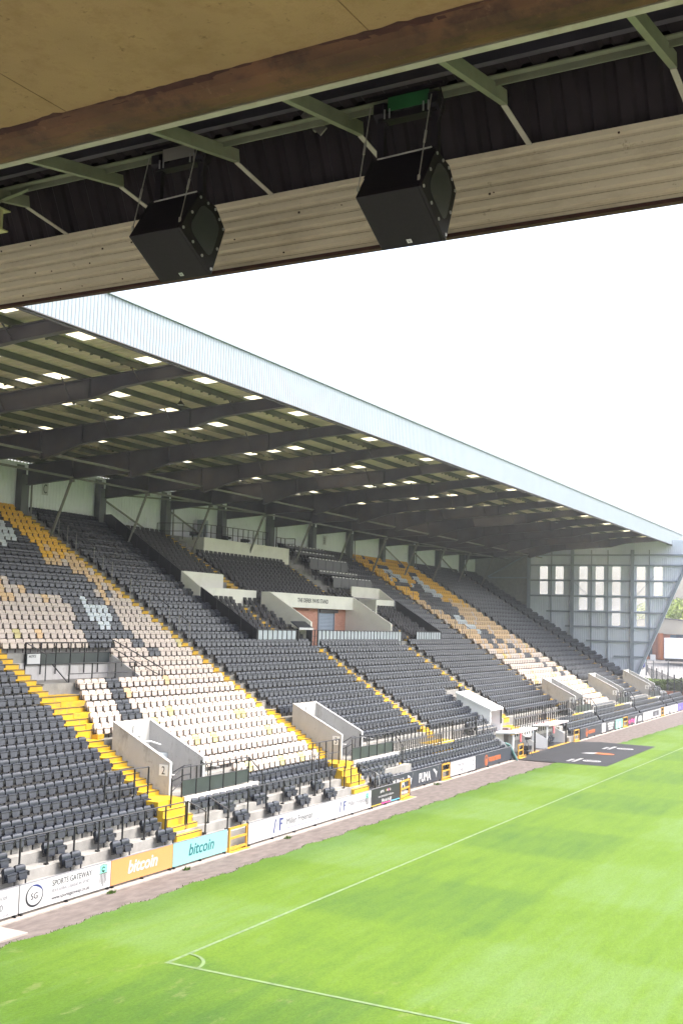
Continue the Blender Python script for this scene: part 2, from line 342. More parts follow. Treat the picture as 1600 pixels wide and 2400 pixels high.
    # longer, darker turf outside the lines
    def ramp(sock, a_, b_):
        r = N.new('ShaderNodeMapRange'); r.interpolation_type = 'SMOOTHSTEP'; r.inputs['From Min'].default_value = a_; r.inputs['From Max'].default_value = b_; L.new(sock, r.inputs[0]); return r.outputs[0]
    wide = N.new('ShaderNodeTexNoise'); wide.inputs['Scale'].default_value = .5; wide.inputs['Detail'].default_value = 6; L.new(geo.outputs['Position'], wide.inputs[0])
    wv = math_('MULTIPLY', math_('SUBTRACT', wide.outputs['Fac'], .5), 4.0)
    om = math_('MAXIMUM', math_('MULTIPLY', ramp(math_('ADD', sp.outputs[1], wv), 23.0, 17.5), .8), math_('MULTIPLY', ramp(math_('ADD', sp.outputs[0], math_('MULTIPLY', wv, .35)), -17.8, -19.4), .75))
    dk = N.new('ShaderNodeMix'); dk.data_type = 'RGBA'; dk.blend_type = 'MULTIPLY'; L.new(om, dk.inputs[0]); L.new(mx.outputs[2], dk.inputs[6]); dk.inputs[7].default_value = (.58, .70, .62, 1)
    b = N['Principled BSDF']; L.new(dk.outputs[2], b.inputs['Base Color']); b.inputs['Roughness'].default_value = .9; b.inputs['Specular IOR Level'].default_value = .15
    bp = N.new('ShaderNodeBump'); bp.inputs['Strength'].default_value = .5; bp.inputs['Distance'].default_value = .03; L.new(fine.outputs['Fac'], bp.inputs['Height']); L.new(bp.outputs[0], b.inputs['Normal'])
    return m
M['grass'] = grass_material()
M['dirt'] = mat('track_dirt', (.118, .099, .092), .95, .2, var=.24, scale=3.2, bump=.3, bscale=30, dirt=(.078, .064, .058), dirt_amt=.6, dirt_scale=1.3, stretch=(1.4, .55, 1))
M['line'] = mat('worn_line_paint', (.125, .178, .085), .9, .2, var=.25, scale=5, dirt=(.11, .19, .045), dirt_amt=.7, dirt_scale=2.5)

g = MB(); g.box(-300, 250, -150, 600, -.6, -.05); structure(g.build('ground', 'asphalt'))
g = MB(); g.quad((-23.2, -5, -.012), (-18.5, -5, -.012), (-18.5, 132, -.012), (-23.2, 132, -.012)); structure(g.build('dirt_track', 'dirt'))
# pitch with a ragged turf edge towards the track
edge = []
y = -5.0
while y < 130:
    base = np.interp(y, [-5, 20, 60, 80, 100, 130], [-19.6, -19.62, -19.72, -19.35, -18.85, -18.6])
    edge.append((base + .07*math.sin(y*1.7)+.05*math.sin(y*4.3+1)+random.uniform(-.045, .045), y)); y += .16
g = MB(); n = len(edge)
g.strip([(x, y, .035) for x, y in edge], [(70, y, .035) for x, y in edge])
g.strip([(x-.05, y, -.02) for x, y in edge], [(x, y, .035) for x, y in edge])
structure(g.build('pitch', 'grass'))
# tufts along the turf edge and weeds by the boards
g = MB()
for x, y in edge:
    for q in range(5):
        if y > 75: continue
        px, py = x+random.uniform(-.10, .04), y+random.uniform(0, .16); h = random.uniform(.0, .03); a = random.uniform(0, 6.3)
        dx, dy = .018*math.cos(a), .018*math.sin(a); lx, ly = random.uniform(-.04, .04), random.uniform(-.04, .04)
        g.add([(px-dx, py-dy, .0), (px+dx, py+dy, .0), (px+lx, py+ly, .03+h)], [(0, 1, 2)])
tag(g.build('edge_grass', 'grass'), 'ragged green turf tufts along the dirt track', 'grass', kind='stuff')
def weed(x, y, r, lab):
    g = MB()
    for q in range(60):
        a = random.uniform(0, 6.3); d = r*random.random()**.6; px, py = x+d*math.cos(a)*.6, y+d*math.sin(a); h = random.uniform(.03, .13)
        g.add([(px-.012, py, 0), (px+.012, py+.01, 0), (px+random.uniform(-.06, .06), py+random.uniform(-.06, .06), h)], [(0, 1, 2)])
    tag(g.build('weed', 'grass', loc=(x, y, 0)), lab, 'weed')
weed(-21.0, 26.5, .18, 'small green weed on the kerb under the boundary of white and orange boards')
weed(-20.98, 30.2, .16, 'small weed growing at the foot of the teal hoarding')
weed(-20.98, 36.6, .22, 'green weed tuft below the long white hoarding near its left end')
weed(-21.9, 53.0, .30, 'bright weed tuft below the dark grey hoarding beside the yellow gate')
g = MB(); ty = lambda y: -15.69+.0109*(y-21.97)
def tline(p, q, wd):
    p, q = Vector(p), Vector(q); d = (q-p).normalized(); s_ = Vector((-d.y, d.x, 0))*wd/2; g.quad(p-s_, p+s_, q+s_, q-s_)
tline((ty(21.91), 21.91, .040), (ty(78), 78, .040), .10); tline((ty(78), 78, .040), (ty(124), 124, .040), .12)
tline((-15.69, 21.97, .0445), (50, 21.97, .0445), .10)
ring(g, (-15.69, 21.97, .049), .79, .87, (1, 0, 0), (0, 1, 0), 0, 90, 20)
structure(g.build('pitch_lines', 'line'))
g = MB(); g.box(-21.62, -21.08, -5, 48.6, -.05, .025); g.box(-22.5, -22.02, 48.6, 66, -.05, .022); g.box(-22.5, -22.02, 78.3, 128, -.05, .022)
structure(g.build('kerb_strip', 'slab'))
g = MB(); g.box(-21.0, -20.05, 20.2, 22.1, -.02, .03); structure(g.build('paving_slab', 'slab'))

# ------------------------------------------------------------------ grandstand: concrete, steps
GS = thing('grandstand', 'long black and cream seated grandstand with steel roof along the pitch', 'grandstand', (-30, 64, 0))
t = MB()
def rows(y0, y1, ks):
    if y0 < STEP_Y < y1: rows(y0, STEP_Y, ks); rows(STEP_Y, y1, ks); return
    for k in ks:
        if y0 >= STEP_Y and k <= -7:
            xn = FXT[k]+.25
            xb = FXT[k+1]+.25 if k < -7 else -23.8
            if k == -8 and y0 < 50.3: continue
            if k == -7 and y0 < 50.3: t.box(-22.9, -22.56, y0, y1, 0, 1.15); continue
            if y0 < 50.3: t.box(-22.56, -22.27, y0, y1, 0, .31); continue
            t.box(xb, xn, y0, y1, 0, FZT[k]-.55); continue
        if k == -7 and (32.5 < y0 < 37.4 or 45.4 < y0 < 50.2):
            t.box(-22.9, -22.45, y0, y1, 0, 1.15); continue
        if y0 >= 50.3 and k in (-5, -6): 
            f = -23.93+.24*(-4-k); t.box(f-.24, f, y0, y1, 0, ZF(-4)-.12*(-4-k)); continue
        xb = XN(k+1) if k < 26 else -43.0
        t.box(xb, XN(k), y0, y1, max(ZF(k)-.9, 0), ZF(k))
ALL = list(range(-9, 27)); UP = list(range(0, 27)); LO = [-9, -8, -7]
rows(8, 32.5, ALL)
def ledge(y0, y1): t.box(-26.2, LEDGE_X, y0, y1, 0, LEDGE_Z)
def vomseg(v, ks_up, last):
    """entrance: opening, ledge beside it, then full rows up to the next aisle"""
    rows(v, v+VW, ks_up+LO); t.box(-26.2, WALL2, v, v+VW, 0, LEDGE2)
    rows(v+VW, v+4.9, [k for k in ks_up+[-1, -2, -3, -4] if True]+LO); t.box(XN(-4), WALL2, v+VW, v+4.9, 0, LEDGE2)
    if last > v+4.9: rows(v+4.9, last, [k for k in ks_up if k not in LO]+list(range(-9, 0)))
UVY = (32.5, 38.4)
# first mosaic block, with the upper landing cut out
rows(32.5, 32.55, [k for k in ALL if k not in (5, 6, 7)])
U1 = [k for k in UP if k not in (5, 6, 7)]
rows(32.55, 32.55+VW, U1+LO); t.box(-26.2, LEDGE_X, 32.55, 32.55+VW, 0, LEDGE_Z)
rows(32.55+VW, 37.45, U1+[-1, -2, -3, -4]+LO); t.box(XN(-4), LEDGE_X, 32.55+VW, 37.45, 0, LEDGE_Z)
rows(37.45, 38.4, U1+list(range(-9, 0))); rows(38.4, 45.5, ALL)
t.box(XN(8), XN(5), 32.5, 38.4, 4.2, ZF(5)+.05)
# second block
C1 = list(range(0, 9)); CUP = list(range(15, 27))
v = 45.5
rows(v, v+VW, UP+LO); t.box(-26.2, LEDGE_X, v, v+VW, 0, LEDGE_Z)
rows(v+VW, 51.2, UP+[-1, -2, -3, -4]+LO); rows(51.2, 57.2, UP+[-1, -2, -3, -4]+LO)
t.box(XN(-4), LEDGE_X, v+VW, 50.3, 0, LEDGE_Z); t.box(XN(-4), WALL2, 50.3, 62.2, 0, LEDGE2)
rows(57.2, 62.2, C1+CUP+[-1, -2, -3, -4]+LO); rows(62.2, 65.85, C1+CUP+list(range(-9, 0)))
rows(65.85, 68.34, C1+CUP); rows(68.34, 70.9, UP+[-1, -2, -3, -4]); t.box(XN(-4), WALL2, 68.2, 81.5, 0, LEDGE2)
rows(70.9, 78.0, UP+[-1, -2, -3, -4]); rows(78.0, 81.5, UP+[-1, -2, -3, -4]+LO); rows(81.5, 83.45, ALL)
t.box(XN(15), XN(9), 57.2, 68.34, 5.2, ZF(8))
for i, v in enumerate(VOMS[2:]): vomseg(v, UP, (VOMS[2:]+[GY])[i+1])
rows(GY, 116.5, list(range(-9, -1))); rows(116.5, 124, LO)
t.build('terrace', 'concrete', GS)

def aisle_steps(y0, y1, k0, k1, name='aisle_steps'):
    a = MB()
    for k in range(k0, k1+1):
        z0 = ZF(k); xb = XN(k+1) if k < 26 else XN(k)-.6
        a.m = 0; a.box(xb, XN(k)+.004, y0, y1, z0-.3, z0+.005)
        if k > k0:
            zh = ZF(k-1)+(ZF(k)-ZF(k-1))/2; a.box(XN(k)+.004, XN(k)+.31, y0, y1, ZF(k-1), zh)
            a.m = 1; a.box(XN(k)+.30, XN(k)+.315, y0, y1, zh-.035, zh+.003)
        a.m = 1; a.box(XN(k), XN(k)+.012, y0, y1, z0-.035, z0+.008)
    a.build(name, ['yellow', 'nosing'], GS)
for y0, y1, k0, k1 in AISLES:
    lo = -1 if False else k0
    aisle_steps(y0, y1, max(lo, -4) if y0 > 33 else lo, k1)
for y0, y1, k0, k1 in [(56.75, 57.5, 15, 26), (68.4, 69.1, 15, 23), (54.6, 55.3, 9, 14), (71.9, 72.6, 9, 14)]: aisle_steps(y0, y1, k0, k1, 'box_steps')
# wide steps spilling from the upper landing
a = MB()
for k, ye in [(4, 33.8), (3, 33.45), (2, 33.1), (1, 32.8)]:
    a.m = 0; a.box(XN(k+1), XN(k)+.004, 32.45, ye, ZF(k)-.2, ZF(k)+.007); zh = (ZF(k-1)+ZF(k))/2; a.box(XN(k)+.004, XN(k)+.31, 32.45, ye, ZF(k-1), zh+.002)
    a.m = 1; a.box(XN(k), XN(k)+.012, 32.45, ye, ZF(k)-.035, ZF(k)+.010)
a.build('wide_steps', ['yellow', 'nosing'], GS)
# bottom flights from the ledge to the front walkway
def bottom_flight(y0, y1, z0=LEDGE_Z, x0=-24.0, turn=0):
    a = MB(); a.m = 0; far_ = y0 > 50; x = WALL2 if far_ else LEDGE_X
    if far_: z0 = LEDGE2
    a.box(XN(-4)+.3, x+.004, y0, y1, .8, z0+.006)
    n = 6
    for i in range(n):
        zt = z0-(i+1)*(z0-.15)/(n+.5); a.m = 0; st_ = .17 if far_ else .2; a.box(x, x+st_+.02, y0, y1, 0, zt); a.m = 1; a.box(x+st_+.005, x+st_+.024, y0, y1, zt-.03, zt+.004); x += st_
    a.build('front_steps', ['yellow', 'nosing'], GS)
FLIGHTS = [(31.15, 32.6), (44.1, 45.55), (50.35, 51.2)]
for y0, y1 in [(55.9, 59.0), (68.6, 70.2), (76.6, 78.0), (82.3, 85.4), (95.1, 98.4), (107.8, 110.9)]:
    a = MB(); a.box(-24.2, WALL2+.06, y0, y1, LEDGE2-.5, LEDGE2+.012); a.build('yellow_landing', 'yellow', GS)
for i, (y0, y1) in enumerate(FLIGHTS): bottom_flight(y0, y1, turn=0)

# white front wall of the ledges
for y0, y1 in [(32.6, 37.45), (45.55, 50.35), (51.2, 62.2), (69.2, 81.5), (83.9, 88.35), (96.9, 101.4), (109.4, 113.3)]:
    wx, wz = (WALL2, LEDGE2) if y0 > 50.3 else (LEDGE_X, LEDGE_Z); a = MB(); a.box(wx-.02, wx+.05, y0, y1, wz-.85, wz+.02); a.build('ledge_wall', 'whitewall', GS)
# low upstands between the front seat pairs
for i in range(9):
    y0 = 22.0+2.27*i+.62
    if 30.4 < y0 < 33: continue
    a = MB(); a.box(-22.40, -22.24, y0, y0+1.15, .2, .80); o = a.build('upstand', 'whitewall', GS)
    a = MB(); a.box(-22.239, -22.234, y0+.45, y0+.68, .42, .70); a.build('number_patch', 'yellowink', o)
# upper landing: concrete back wall and side
a = MB(); a.box(XN(8)-.1, XN(8)+.03, 32.5, 38.4, 5.2, 6.0); a.prism([(XN(8), 38.38, 5.1), (XN(5), 38.38, 5.1), (XN(5), 38.38, 5.4), (XN(8), 38.38, 6.4)], (0, .1, 0))
a.build('landing_wall', 'vomit', GS)

# ------------------------------------------------------------------ roof steel
RAFT_Y = [12.8+6.4*i for i in range(16)]
def rtop(x): return 16.95+.060*(x+23.5)
BOT = [(-22.35, 16.58), (-24.9, 16.42), (-25.9, 16.32), (-27.3, 15.98), (-28.5, 15.93), (-31.8, 15.72), (-33.1, 15.56), (-35.5, 14.92), (-35.6, 15.17), (-38.2, 15.06), (-42.4, 14.74)]
for i, y in enumerate(RAFT_Y):
    a = MB()
    poly = [(x, y-.012, z) for x, z in BOT]+[(-42.4, y-.012, rtop(-42.4)), (-22.35, y-.012, rtop(-22.35))]
    a.prism(poly, (0, .024, 0))
    for (x0, z0), (x1, z1) in zip(BOT[:-1], BOT[1:]):
        if abs(x1-x0) < .2: a.box(x1-.03, x0+.03, y-.12, y+.12, 14.95, 15.2); continue
        a.obox((x0, y, z0-.012), (x1, y, z1-.012), .26, .03, (0, 0, 1))
    a.obox((-22.35, y, rtop(-22.35)+.0), (-42.4, y, rtop(-42.4)), .26, .03)
    for xs in (-27.45, -33.2, -35.65, -39.3): a.box(xs-.015, xs+.015, y-.12, y+.12, np.interp(-xs, [-b[0] for b in BOT], [b[1] for b in BOT]), rtop(xs))
    for xs, dz in ((-25.2, .0), (-31.7, .0), (-28.4, 0)):
        zb = np.interp(-xs, [-b[0] for b in BOT], [b[1] for b in BOT]); a.tube([(xs, y-.02, zb+.06), (xs-.05, y-.5, rtop(xs)+.1)], .03, 5)
    for q in range(10):
        pass
    a.build('rafter', 'steel', GS)
PX = [-22.62, -23.78]+[-23.78-1.38*i for i in range(1, 14)]
for i, x in enumerate(PX):
    a = MB(); zb = rtop(x)+.015
    a.box(x-.012, x+.012, 9, GY-.05, zb, zb+.22); a.box(x-.01, x+.065, 9, GY-.05, zb-.012, zb+.012); a.box(x-.065, x+.01, 9, GY-.05, zb+.205, zb+.228)
    if i % 4 == 2:
        yy = 10
        while yy < 112: a.box(x-.05, x+.05, yy, yy+.05, zb-.06, zb+.02); yy += .42 if False else .55
    a.build('purlin', 'purlin', GS)
# roof sheet with skylight openings
SKX = [(-24.95, -24.0), (-29.22, -28.26), (-30.6, -29.64), (-31.98, -31.02), (-36.1, -35.2), (-37.5, -36.55)]
SKY = [28.15+3.62*n for n in range(-4, 24)]
def zr(x): return rtop(x)+.26
xb = sorted({-43.0, -22.33}|{v_ for p_ in SKX for v_ in p_}, reverse=True)
yb = [9.0]+[v_ for s_ in SKY for v_ in (s_-.45, s_+.45)]+[118.5]
a = MB()
for i in range(len(xb)-1):
    x1, x0 = xb[i], xb[i+1]; issky = any(abs(x0-p_[0]) < 1e-6 and abs(x1-p_[1]) < 1e-6 for p_ in SKX)
    if not issky:
        a.quad((x0, 9, zr(x0)), (x1, 9, zr(x1)), (x1, 118.5, zr(x1)), (x0, 118.5, zr(x0)))
    else:
        for j in range(0, len(yb)-1, 2):
            a.quad((x0, yb[j], zr(x0)), (x1, yb[j], zr(x1)), (x1, yb[j+1], zr(x1)), (x0, yb[j+1], zr(x0)))
def ribbed(base, axis, per, dist=.02, strength=.6):
    m = M[base].copy(); m.name = base+'_ribbed'; nt = m.node_tree; N = nt.nodes; L = nt.links
    geo = N.new('ShaderNodeNewGeometry'); wv = N.new('ShaderNodeTexWave'); wv.bands_direction = axis; wv.inputs['Scale'].default_value = math.pi*2/per/20.0
    L.new(geo.outputs['Position'], wv.inputs['Vector']); bp = N.new('ShaderNodeBump'); bp.inputs['Strength'].default_value = strength; bp.inputs['Distance'].default_value = dist
    L.new(wv.outputs['Fac'], bp.inputs['Height']); L.new(bp.outputs[0], N['Principled BSDF'].inputs['Normal']); return m
M['roof_r'] = ribbed('roof', 'Y', .33, .05, .9)
a.build('roof_sheet', 'roof_r', GS)
def sky_panel(mb, x0, x1, s_):
    yy = np.linspace(s_-.47, s_+.47, 9)
    mb.strip([(x0-.01, y, zr(x0)+.012+.012*(i % 2)) for i, y in enumerate(yy)], [(x1+.01, y, zr(x1)+.012+.012*(i % 2)) for i, y in enumerate(yy)])
far = MB()
for s_ in SKY:
    for x0, x1 in SKX:
        if 27 < s_ < 84: a = MB(); sky_panel(a, x0, x1, s_); a.build('skylight', 'skylight', GS)
        else: sky_panel(far, x0, x1, s_)
far.build('skylights', 'skylight', GS)['kind'] = 'stuff'
# eaves fascia: real trapezoid ribs
def trap(s0, s1, per, d):
    out = []; n = int((s1-s0)/per)
    for i in range(n):
        b = s0+i*per; out += [(b, 0), (b+per*.45, 0), (b+per*.58, d), (b+per*.87, d)]
    return out+[(s1, 0)]
pr_ = trap(8.8, 118.6, .165, -.017)
a = MB(); a.strip([(-22.28+d, y, 16.5) for y, d in pr_], [(-22.28+d, y, 17.88) for y, d in pr_])
a.build('eaves_fascia', 'fascia', GS)
a = MB(); a.box(-22.6, -22.22, 8.8, 118.6, 17.88, 18.0); a.build('eaves_capping', 'fascia', GS)
a = MB(); a.box(-22.42, -22.33, 8.8, 118.6, 16.42, 16.62); a.box(-22.32, -22.23, 8.8, 118.6, 16.47, 16.50); a.build('eaves_beam', 'steel', GS)
# back wall, columns, props
pr_ = trap(8, GY, .25, -.025)
a = MB(); a.strip([(-43.0+d, y, 8) for y, d in pr_], [(-43.0+d, y, 16.1) for y, d in pr_]); a.build('back_wall', 'backwall', GS)
a = MB(); a.box(-43.4, -43.1, 7, GY+.4, 0, 16.3); a.build('rear_wall_lining', 'block', GS)
for i, y in enumerate(RAFT_Y):
    a = MB(); a.box(-42.95, -42.93, y-.28, y+.28, 11, 15.85); a.box(-42.55, -42.53, y-.28, y+.28, 11, 15.3); a.box(-42.93, -42.55, y-.02, y+.02, 11, 15.6); a.box(-42.93, -42.55, y-.28, y-.26, 11, 15.6)
    a.build('column', 'steel2', GS)
    a = MB(); a.tube([(-39.35, y, 15.0), (-40.75, y, 11.6)], .075, 10); a.box(-39.45, -39.25, y-.09, y+.09, 14.8, 15.05); a.build('prop', 'tube', GS)
    if i % 2 == 1:
        a = MB(); a.tube([(-42.45, y+.38, 15.5), (-42.4, y+.38, 11.9)], .05, 8); a.build('downpipe', 'tube', GS)
for x, z_ in ((-39.3, 15.02), (-35.6, 15.22)):
    a = MB(); a.tube([(x, 9, z_), (x, GY, z_)], .06, 8); a.build('roof_tie', 'tube', GS)
for i in range(0, len(RAFT_Y)-1):
    y = RAFT_Y[i]
    if i in (6, 7, 12, 13, 14):
        a = MB(); a.tube([(-42.4, y+.2, 15.0), (-39.4, y+6.2, 15.05)], .05, 8); a.tube([(-42.6, y+.3, 14.6), (-42.6, y+6.1, 12.6)], .06, 8); a.build('bracing', 'tube', GS)
# block letters on the back wall
for s_, y, zc in (('C', 46.55, 14.55), ('B', 79.0, 14.2), ('2', 95.0, 14.0), ('1', 104.5, 14.0)):
    a = MB(); a.box(-42.975, -42.955, y-.02, y+.46, zc-.12, zc+.62); o = a.build('letter_plate', 'white' if s_ in 'CB' else 'backwall', GS)
    text(s_, .72, (-42.95, y+.06, zc-.02), YD, ZD, 'ink' if s_ in 'CB' else 'white', GS, 'block_letter', squeeze=.62)

# ------------------------------------------------------------------ far gable with windows
def gtop(x): return min(rtop(x)+.3, 17.0)
def gbot(x): return max(RK(x)-.9, 3.59+2.287*(x+25.68)) if x > -27 else RK(x)-1.0
WC = [(-35.35, 2), (-33.68, 2), (-31.18, 3), (-29.5, 3), (-27.8, 4), (-25.33, 4), (-23.64, 2)]
WR = [(12.99, 14.32), (11.43, 12.77), (9.87, 11.16), (8.36, 9.63)]
prof = trap(-37.0, -19.9, .19, -.03)
# add exact window edges into the profile
xs = sorted({round(x, 4) for x, _ in prof}|{round(c+s_*.42, 4) for c, _ in WC for s_ in (-1, 1)})
pd = dict((round(x, 4), d) for x, d in prof); xk = sorted(pd)
def depth(x): return float(np.interp(x, xk, [pd[q] for q in xk]))
a = MB()
for x0, x1 in zip(xs[:-1], xs[1:]):
    xm = (x0+x1)/2; cuts = []
    for c, nr in WC:
        if abs(xm-c) < .42: cuts = WR[:nr]
    z_hi = [gtop(x0), gtop(x1)]
    edges = [(z_hi[0], z_hi[1])]
    for lo, hi in cuts: edges += [(hi, hi), (lo, lo)]
    edges += [(gbot(x0), gbot(x1))]
    y0, y1 = GY+depth(x0), GY+depth(x1)
    for q in range(0, len(edges), 2):
        (a0, a1), (b0, b1) = edges[q], edges[q+1]
        if b0 < a0 or b1 < a1: a.quad((x0, y0, b0), (x1, y1, b1), (x1, y1, a1), (x0, y0, a0))
a.build('gable_wall', 'gable', GS)
a = MB(); a.prism([(-43, GY, 11), (-37.0, GY, 7.5), (-37.0, GY, 16.1), (-43, GY, 15.8)], (0, .12, 0)); a.build('gable_blockwork', 'block', GS)
for c, nr in WC:
    for lo, hi in WR[:nr]:
        a = MB(); a.box(c-.425, c+.425, GY+.02, GY+.03, lo-.005, hi+.005); a.build('gable_window', 'pane', GS)
        
for z_, x0 in ((15.5, -37), (14.46, -37), (12.88, -37), (11.29, -37), (9.72, -35), (8.22, -33), (6.82, -30.8), (5.33, -28)):
    xe = -25.68+(z_-3.59)/2.287; a = MB(); a.box(x0, xe, GY-.17, GY-.04, z_-.03, z_+.03); a.box(x0, xe, GY-.19, GY-.165, z_-.10, z_+.06); a.build('gable_rail', 'gsteel', GS)
for x in (-36.9, -32.28, -26.14):
    a = MB(); a.box(x-.16, x+.16, GY-.36, GY-.34, RK(x)-.8, 16.0); a.box(x-.02, x+.02, GY-.34, GY-.2, RK(x)-.8, 16.0); a.box(x-.16, x+.16, GY-.2, GY-.18, RK(x)-.8, 16.0); a.build('gable_column', 'gsteel', GS)
for x in (-34.52, -30.34, -28.65, -24.5):
    a = MB(); a.box(x-.04, x+.04, GY-.14, GY-.035, gbot(x), 16.0); a.build('gable_post', 'gsteel', GS)
a = MB(); a.obox((-25.75, GY-.15, 3.3), (-19.95, GY-.15, 16.7), .3, .22, (0, 1, 0)); a.build('gable_raker', 'gsteel', GS)
a = MB(); a.tube([(-37.0, GY-.25, 15.6), (-41.4, GY-.25, 13.2)], .07, 8); a.box(-41.4, -37, GY-.12, GY-.02, 13.05, 13.18); a.tube([(-32.2, GY-.1, 12.8), (-30.6, GY-.1, 11.3)], .02, 5); a.tube([(-25.9, GY-.1, 11.3), (-24.0, GY-.1, 13.4)], .02, 5); a.build('gable_brace', 'gsteel', GS)

# ------------------------------------------------------------------ directors' box in the middle of the stand
a = MB()
def slope_panel(mb, y, pts, th=.05): mb.prism([(x, y, z) for x, z in pts], (0, th, 0))
for y in (51.2, 76.8):
    a = MB(); slope_panel(a, y-.03, [(-31.67, 6.3), (-31.67, 7.43), (-35.4, 9.66), (-35.4, 8.6)], .06); a.build('side_screen', 'black', GS)
a = MB(); slope_panel(a, 51.17, [(-36.75, 9.6), (-36.75, 10.53), (-41.9, 13.78), (-42.4, 13.78), (-42.4, 12.7)], .06); a.build('upper_side_screen', 'black', GS)
a = MB()
for q in range(14):
    x = -31.9-.8*q
    if -36.8 < x < -35.4: continue
    z0 = RK(x)+.75; a.box(x-.02, x+.02, 51.14, 51.17, RK(x)-.1, z0)
a.build('screen_posts', 'rail', GS)
# cream walls either side
a = MB(); slope_panel(a, 51.17, [(-36.75, 9.0), (-36.75, 10.53), (-35.45, 9.66), (-35.45, 8.7)], .14); a.box(-36.82, -36.68, 51.3, 55.3, 9.0, 10.53); a.box(-35.6, -35.45, 51.3, 57.05, 8.7, 9.66)
a.build('cream_wall', 'cream', GS)
a = MB(); slope_panel(a, 76.75, [(-36.85, 9.0), (-36.85, 10.53), (-35.6, 9.66), (-35.6, 8.7)], .14); a.box(-36.9, -36.78, 72.15, 76.75, 9.0, 10.53); a.box(-35.66, -35.52, 72.9, 76.75, 8.7, 9.64); a.box(-36.78, -34.75, 72.05, 72.2, 8.6, 9.6)
a.build('cream_wall', 'cream', GS)
a = MB(); a.box(-34.78, -34.65, 57.34, 68.22, 8.77, 9.62); a.box(-35.3, -34.78, 57.34, 68.22, 8.77, 8.87); a.build('name_wall', 'cream', GS)
text('THE DEREK PAVIS STAND', .36, (-34.645, 60.62, 9.11), YD, ZD, 'ink', GS, 'stand_name', squeeze=.98, bold=.008)
for y in (57.2, 68.22):
    a = MB(); slope_panel(a, y, [(-35.2, 6.2), (-35.2, 9.62), (-34.65, 9.62), (-31.75, 7.9), (-31.75, 6.2)], .14); a.build('entrance_wall', 'cream', GS)
a = MB(); a.box(-35.32, -35.2, 57.34, 68.22, 6.2, 8.77); a.build('brick_wall', MATS['pink_brick'], GS)
a = MB()
for q in range(24): z0 = 6.3+q*.092; a.prism([(-35.19, 64.43, z0), (-35.165, 64.43, z0+.046), (-35.19, 64.43, z0+.092)], (0, 2.0, 0))
sh = a.build('roller_shutter', 'shutter', GS)
a = MB(); a.box(-35.2, -35.02, 64.3, 66.8, 8.52, 8.74); a.build('shutter_box', 'rail', GS)
a = MB(); a.box(-35.2, -35.12, 64.28, 64.42, 6.3, 8.76); a.box(-35.2, -35.12, 66.45, 66.52, 6.3, 8.52); a.build('shutter_guides', 'gsteel', GS)
a = MB(); a.box(-35.195, -35.15, 59.9, 63.0, 8.6, 8.72); a.build('lintel', MATS['red_brick'], GS)
# wall of the camera platform, with its left return
a = MB(); a.box(-40.5, -40.36, 58.5, 69.15, 11.6, 13.03); a.box(-42.9, -40.5, 58.5, 58.64, 11.9, 13.03); a.box(-42.9, -40.5, 58.64, 69.15, 12.5, 12.6); a.build('platform_wall', 'cream', GS)
a = MB()
for q in range(6): a.box(-36.66+q*.17, -36.5+q*.17, 55.6, 57.0, 8.2, 9.62-q*.2)
a.build('box_stair', 'yellow', GS)

# colour plan of the two mosaics, top row first: pairs of colour (0 warm, 1 black, 2 white) and number of seats
MOS1 = [
[0, 28],
[0, 3, 1, 20, 0, 5],
[0, 2, 1, 21, 0, 5],
[0, 1, 1, 18, 2, 3, 1, 1, 0, 5],
[1, 18, 2, 4, 1, 1, 0, 5],
[1, 17, 2, 4, 1, 2, 0, 5],
[1, 17, 2, 1, 1, 5, 0, 5],
[1, 22, 0, 6],
[1, 21, 0, 7],
[1, 24, 0, 4],
[0, 7, 1, 18, 0, 3],
[0, 11, 1, 14, 0, 3],
[0, 12, 1, 11, 0, 2, 1, 1, 0, 2],
[0, 16, 1, 3, 2, 1, 1, 3, 0, 5],
[0, 16, 1, 2, 2, 4, 1, 1, 0, 5],
[0, 15, 1, 2, 2, 4, 1, 1, 0, 6],
[0, 13, 1, 4, 2, 2, 1, 2, 0, 7],
[0, 13, 1, 8, 0, 7],
[0, 12, 1, 4, 0, 3, 1, 2, 0, 7],
[0, 20, 1, 2, 0, 6],
[0, 28],
[0, 28],
[0, 8, 1, 2, 0, 18],
[0, 7, 1, 2, 0, 19],
[0, 6, 1, 2, 0, 20],
[0, 5, 1, 3, 0, 20],
[0, 28]]
MOS2 = [
[0, 5, 1, 1, 0, 21],
[0, 5, 1, 2, 0, 12, 1, 3, 0, 5],
[0, 6, 1, 5, 0, 16],
[0, 6, 2, 4, 0, 8, 1, 4, 0, 5],
[0, 5, 1, 1, 2, 5, 0, 5, 1, 1, 2, 3, 0, 7],
[0, 3, 2, 1, 0, 2, 1, 1, 2, 4, 0, 4, 1, 1, 2, 3, 0, 8],
[0, 2, 1, 7, 0, 1, 2, 1, 1, 4, 2, 4, 0, 8],
[0, 6, 1, 7, 2, 6, 0, 8],
[0, 7, 1, 7, 2, 5, 0, 8],
[0, 4, 1, 11, 0, 12],
[0, 4, 1, 13, 0, 10],
[0, 3, 1, 14, 0, 10],
[0, 6, 1, 8, 0, 13],
[0, 6, 1, 2, 2, 3, 1, 2, 0, 14],
[0, 6, 2, 5, 0, 16],
[0, 7, 2, 5, 0, 15],
[0, 9, 2, 2, 1, 4, 0, 12],
[0, 7, 1, 8, 0, 12],
[0, 7, 1, 3, 0, 2, 1, 4, 0, 11],
[0, 6, 1, 3, 0, 5, 1, 4, 0, 9],
[0, 15, 1, 3, 0, 9],
[0, 16, 1, 4, 0, 7],
[0, 18, 1, 3, 0, 6],
[0, 19, 1, 2, 0, 6],
[0, 20, 1, 3, 0, 4],
[0, 21, 1, 3, 0, 3],
[0, 27]]

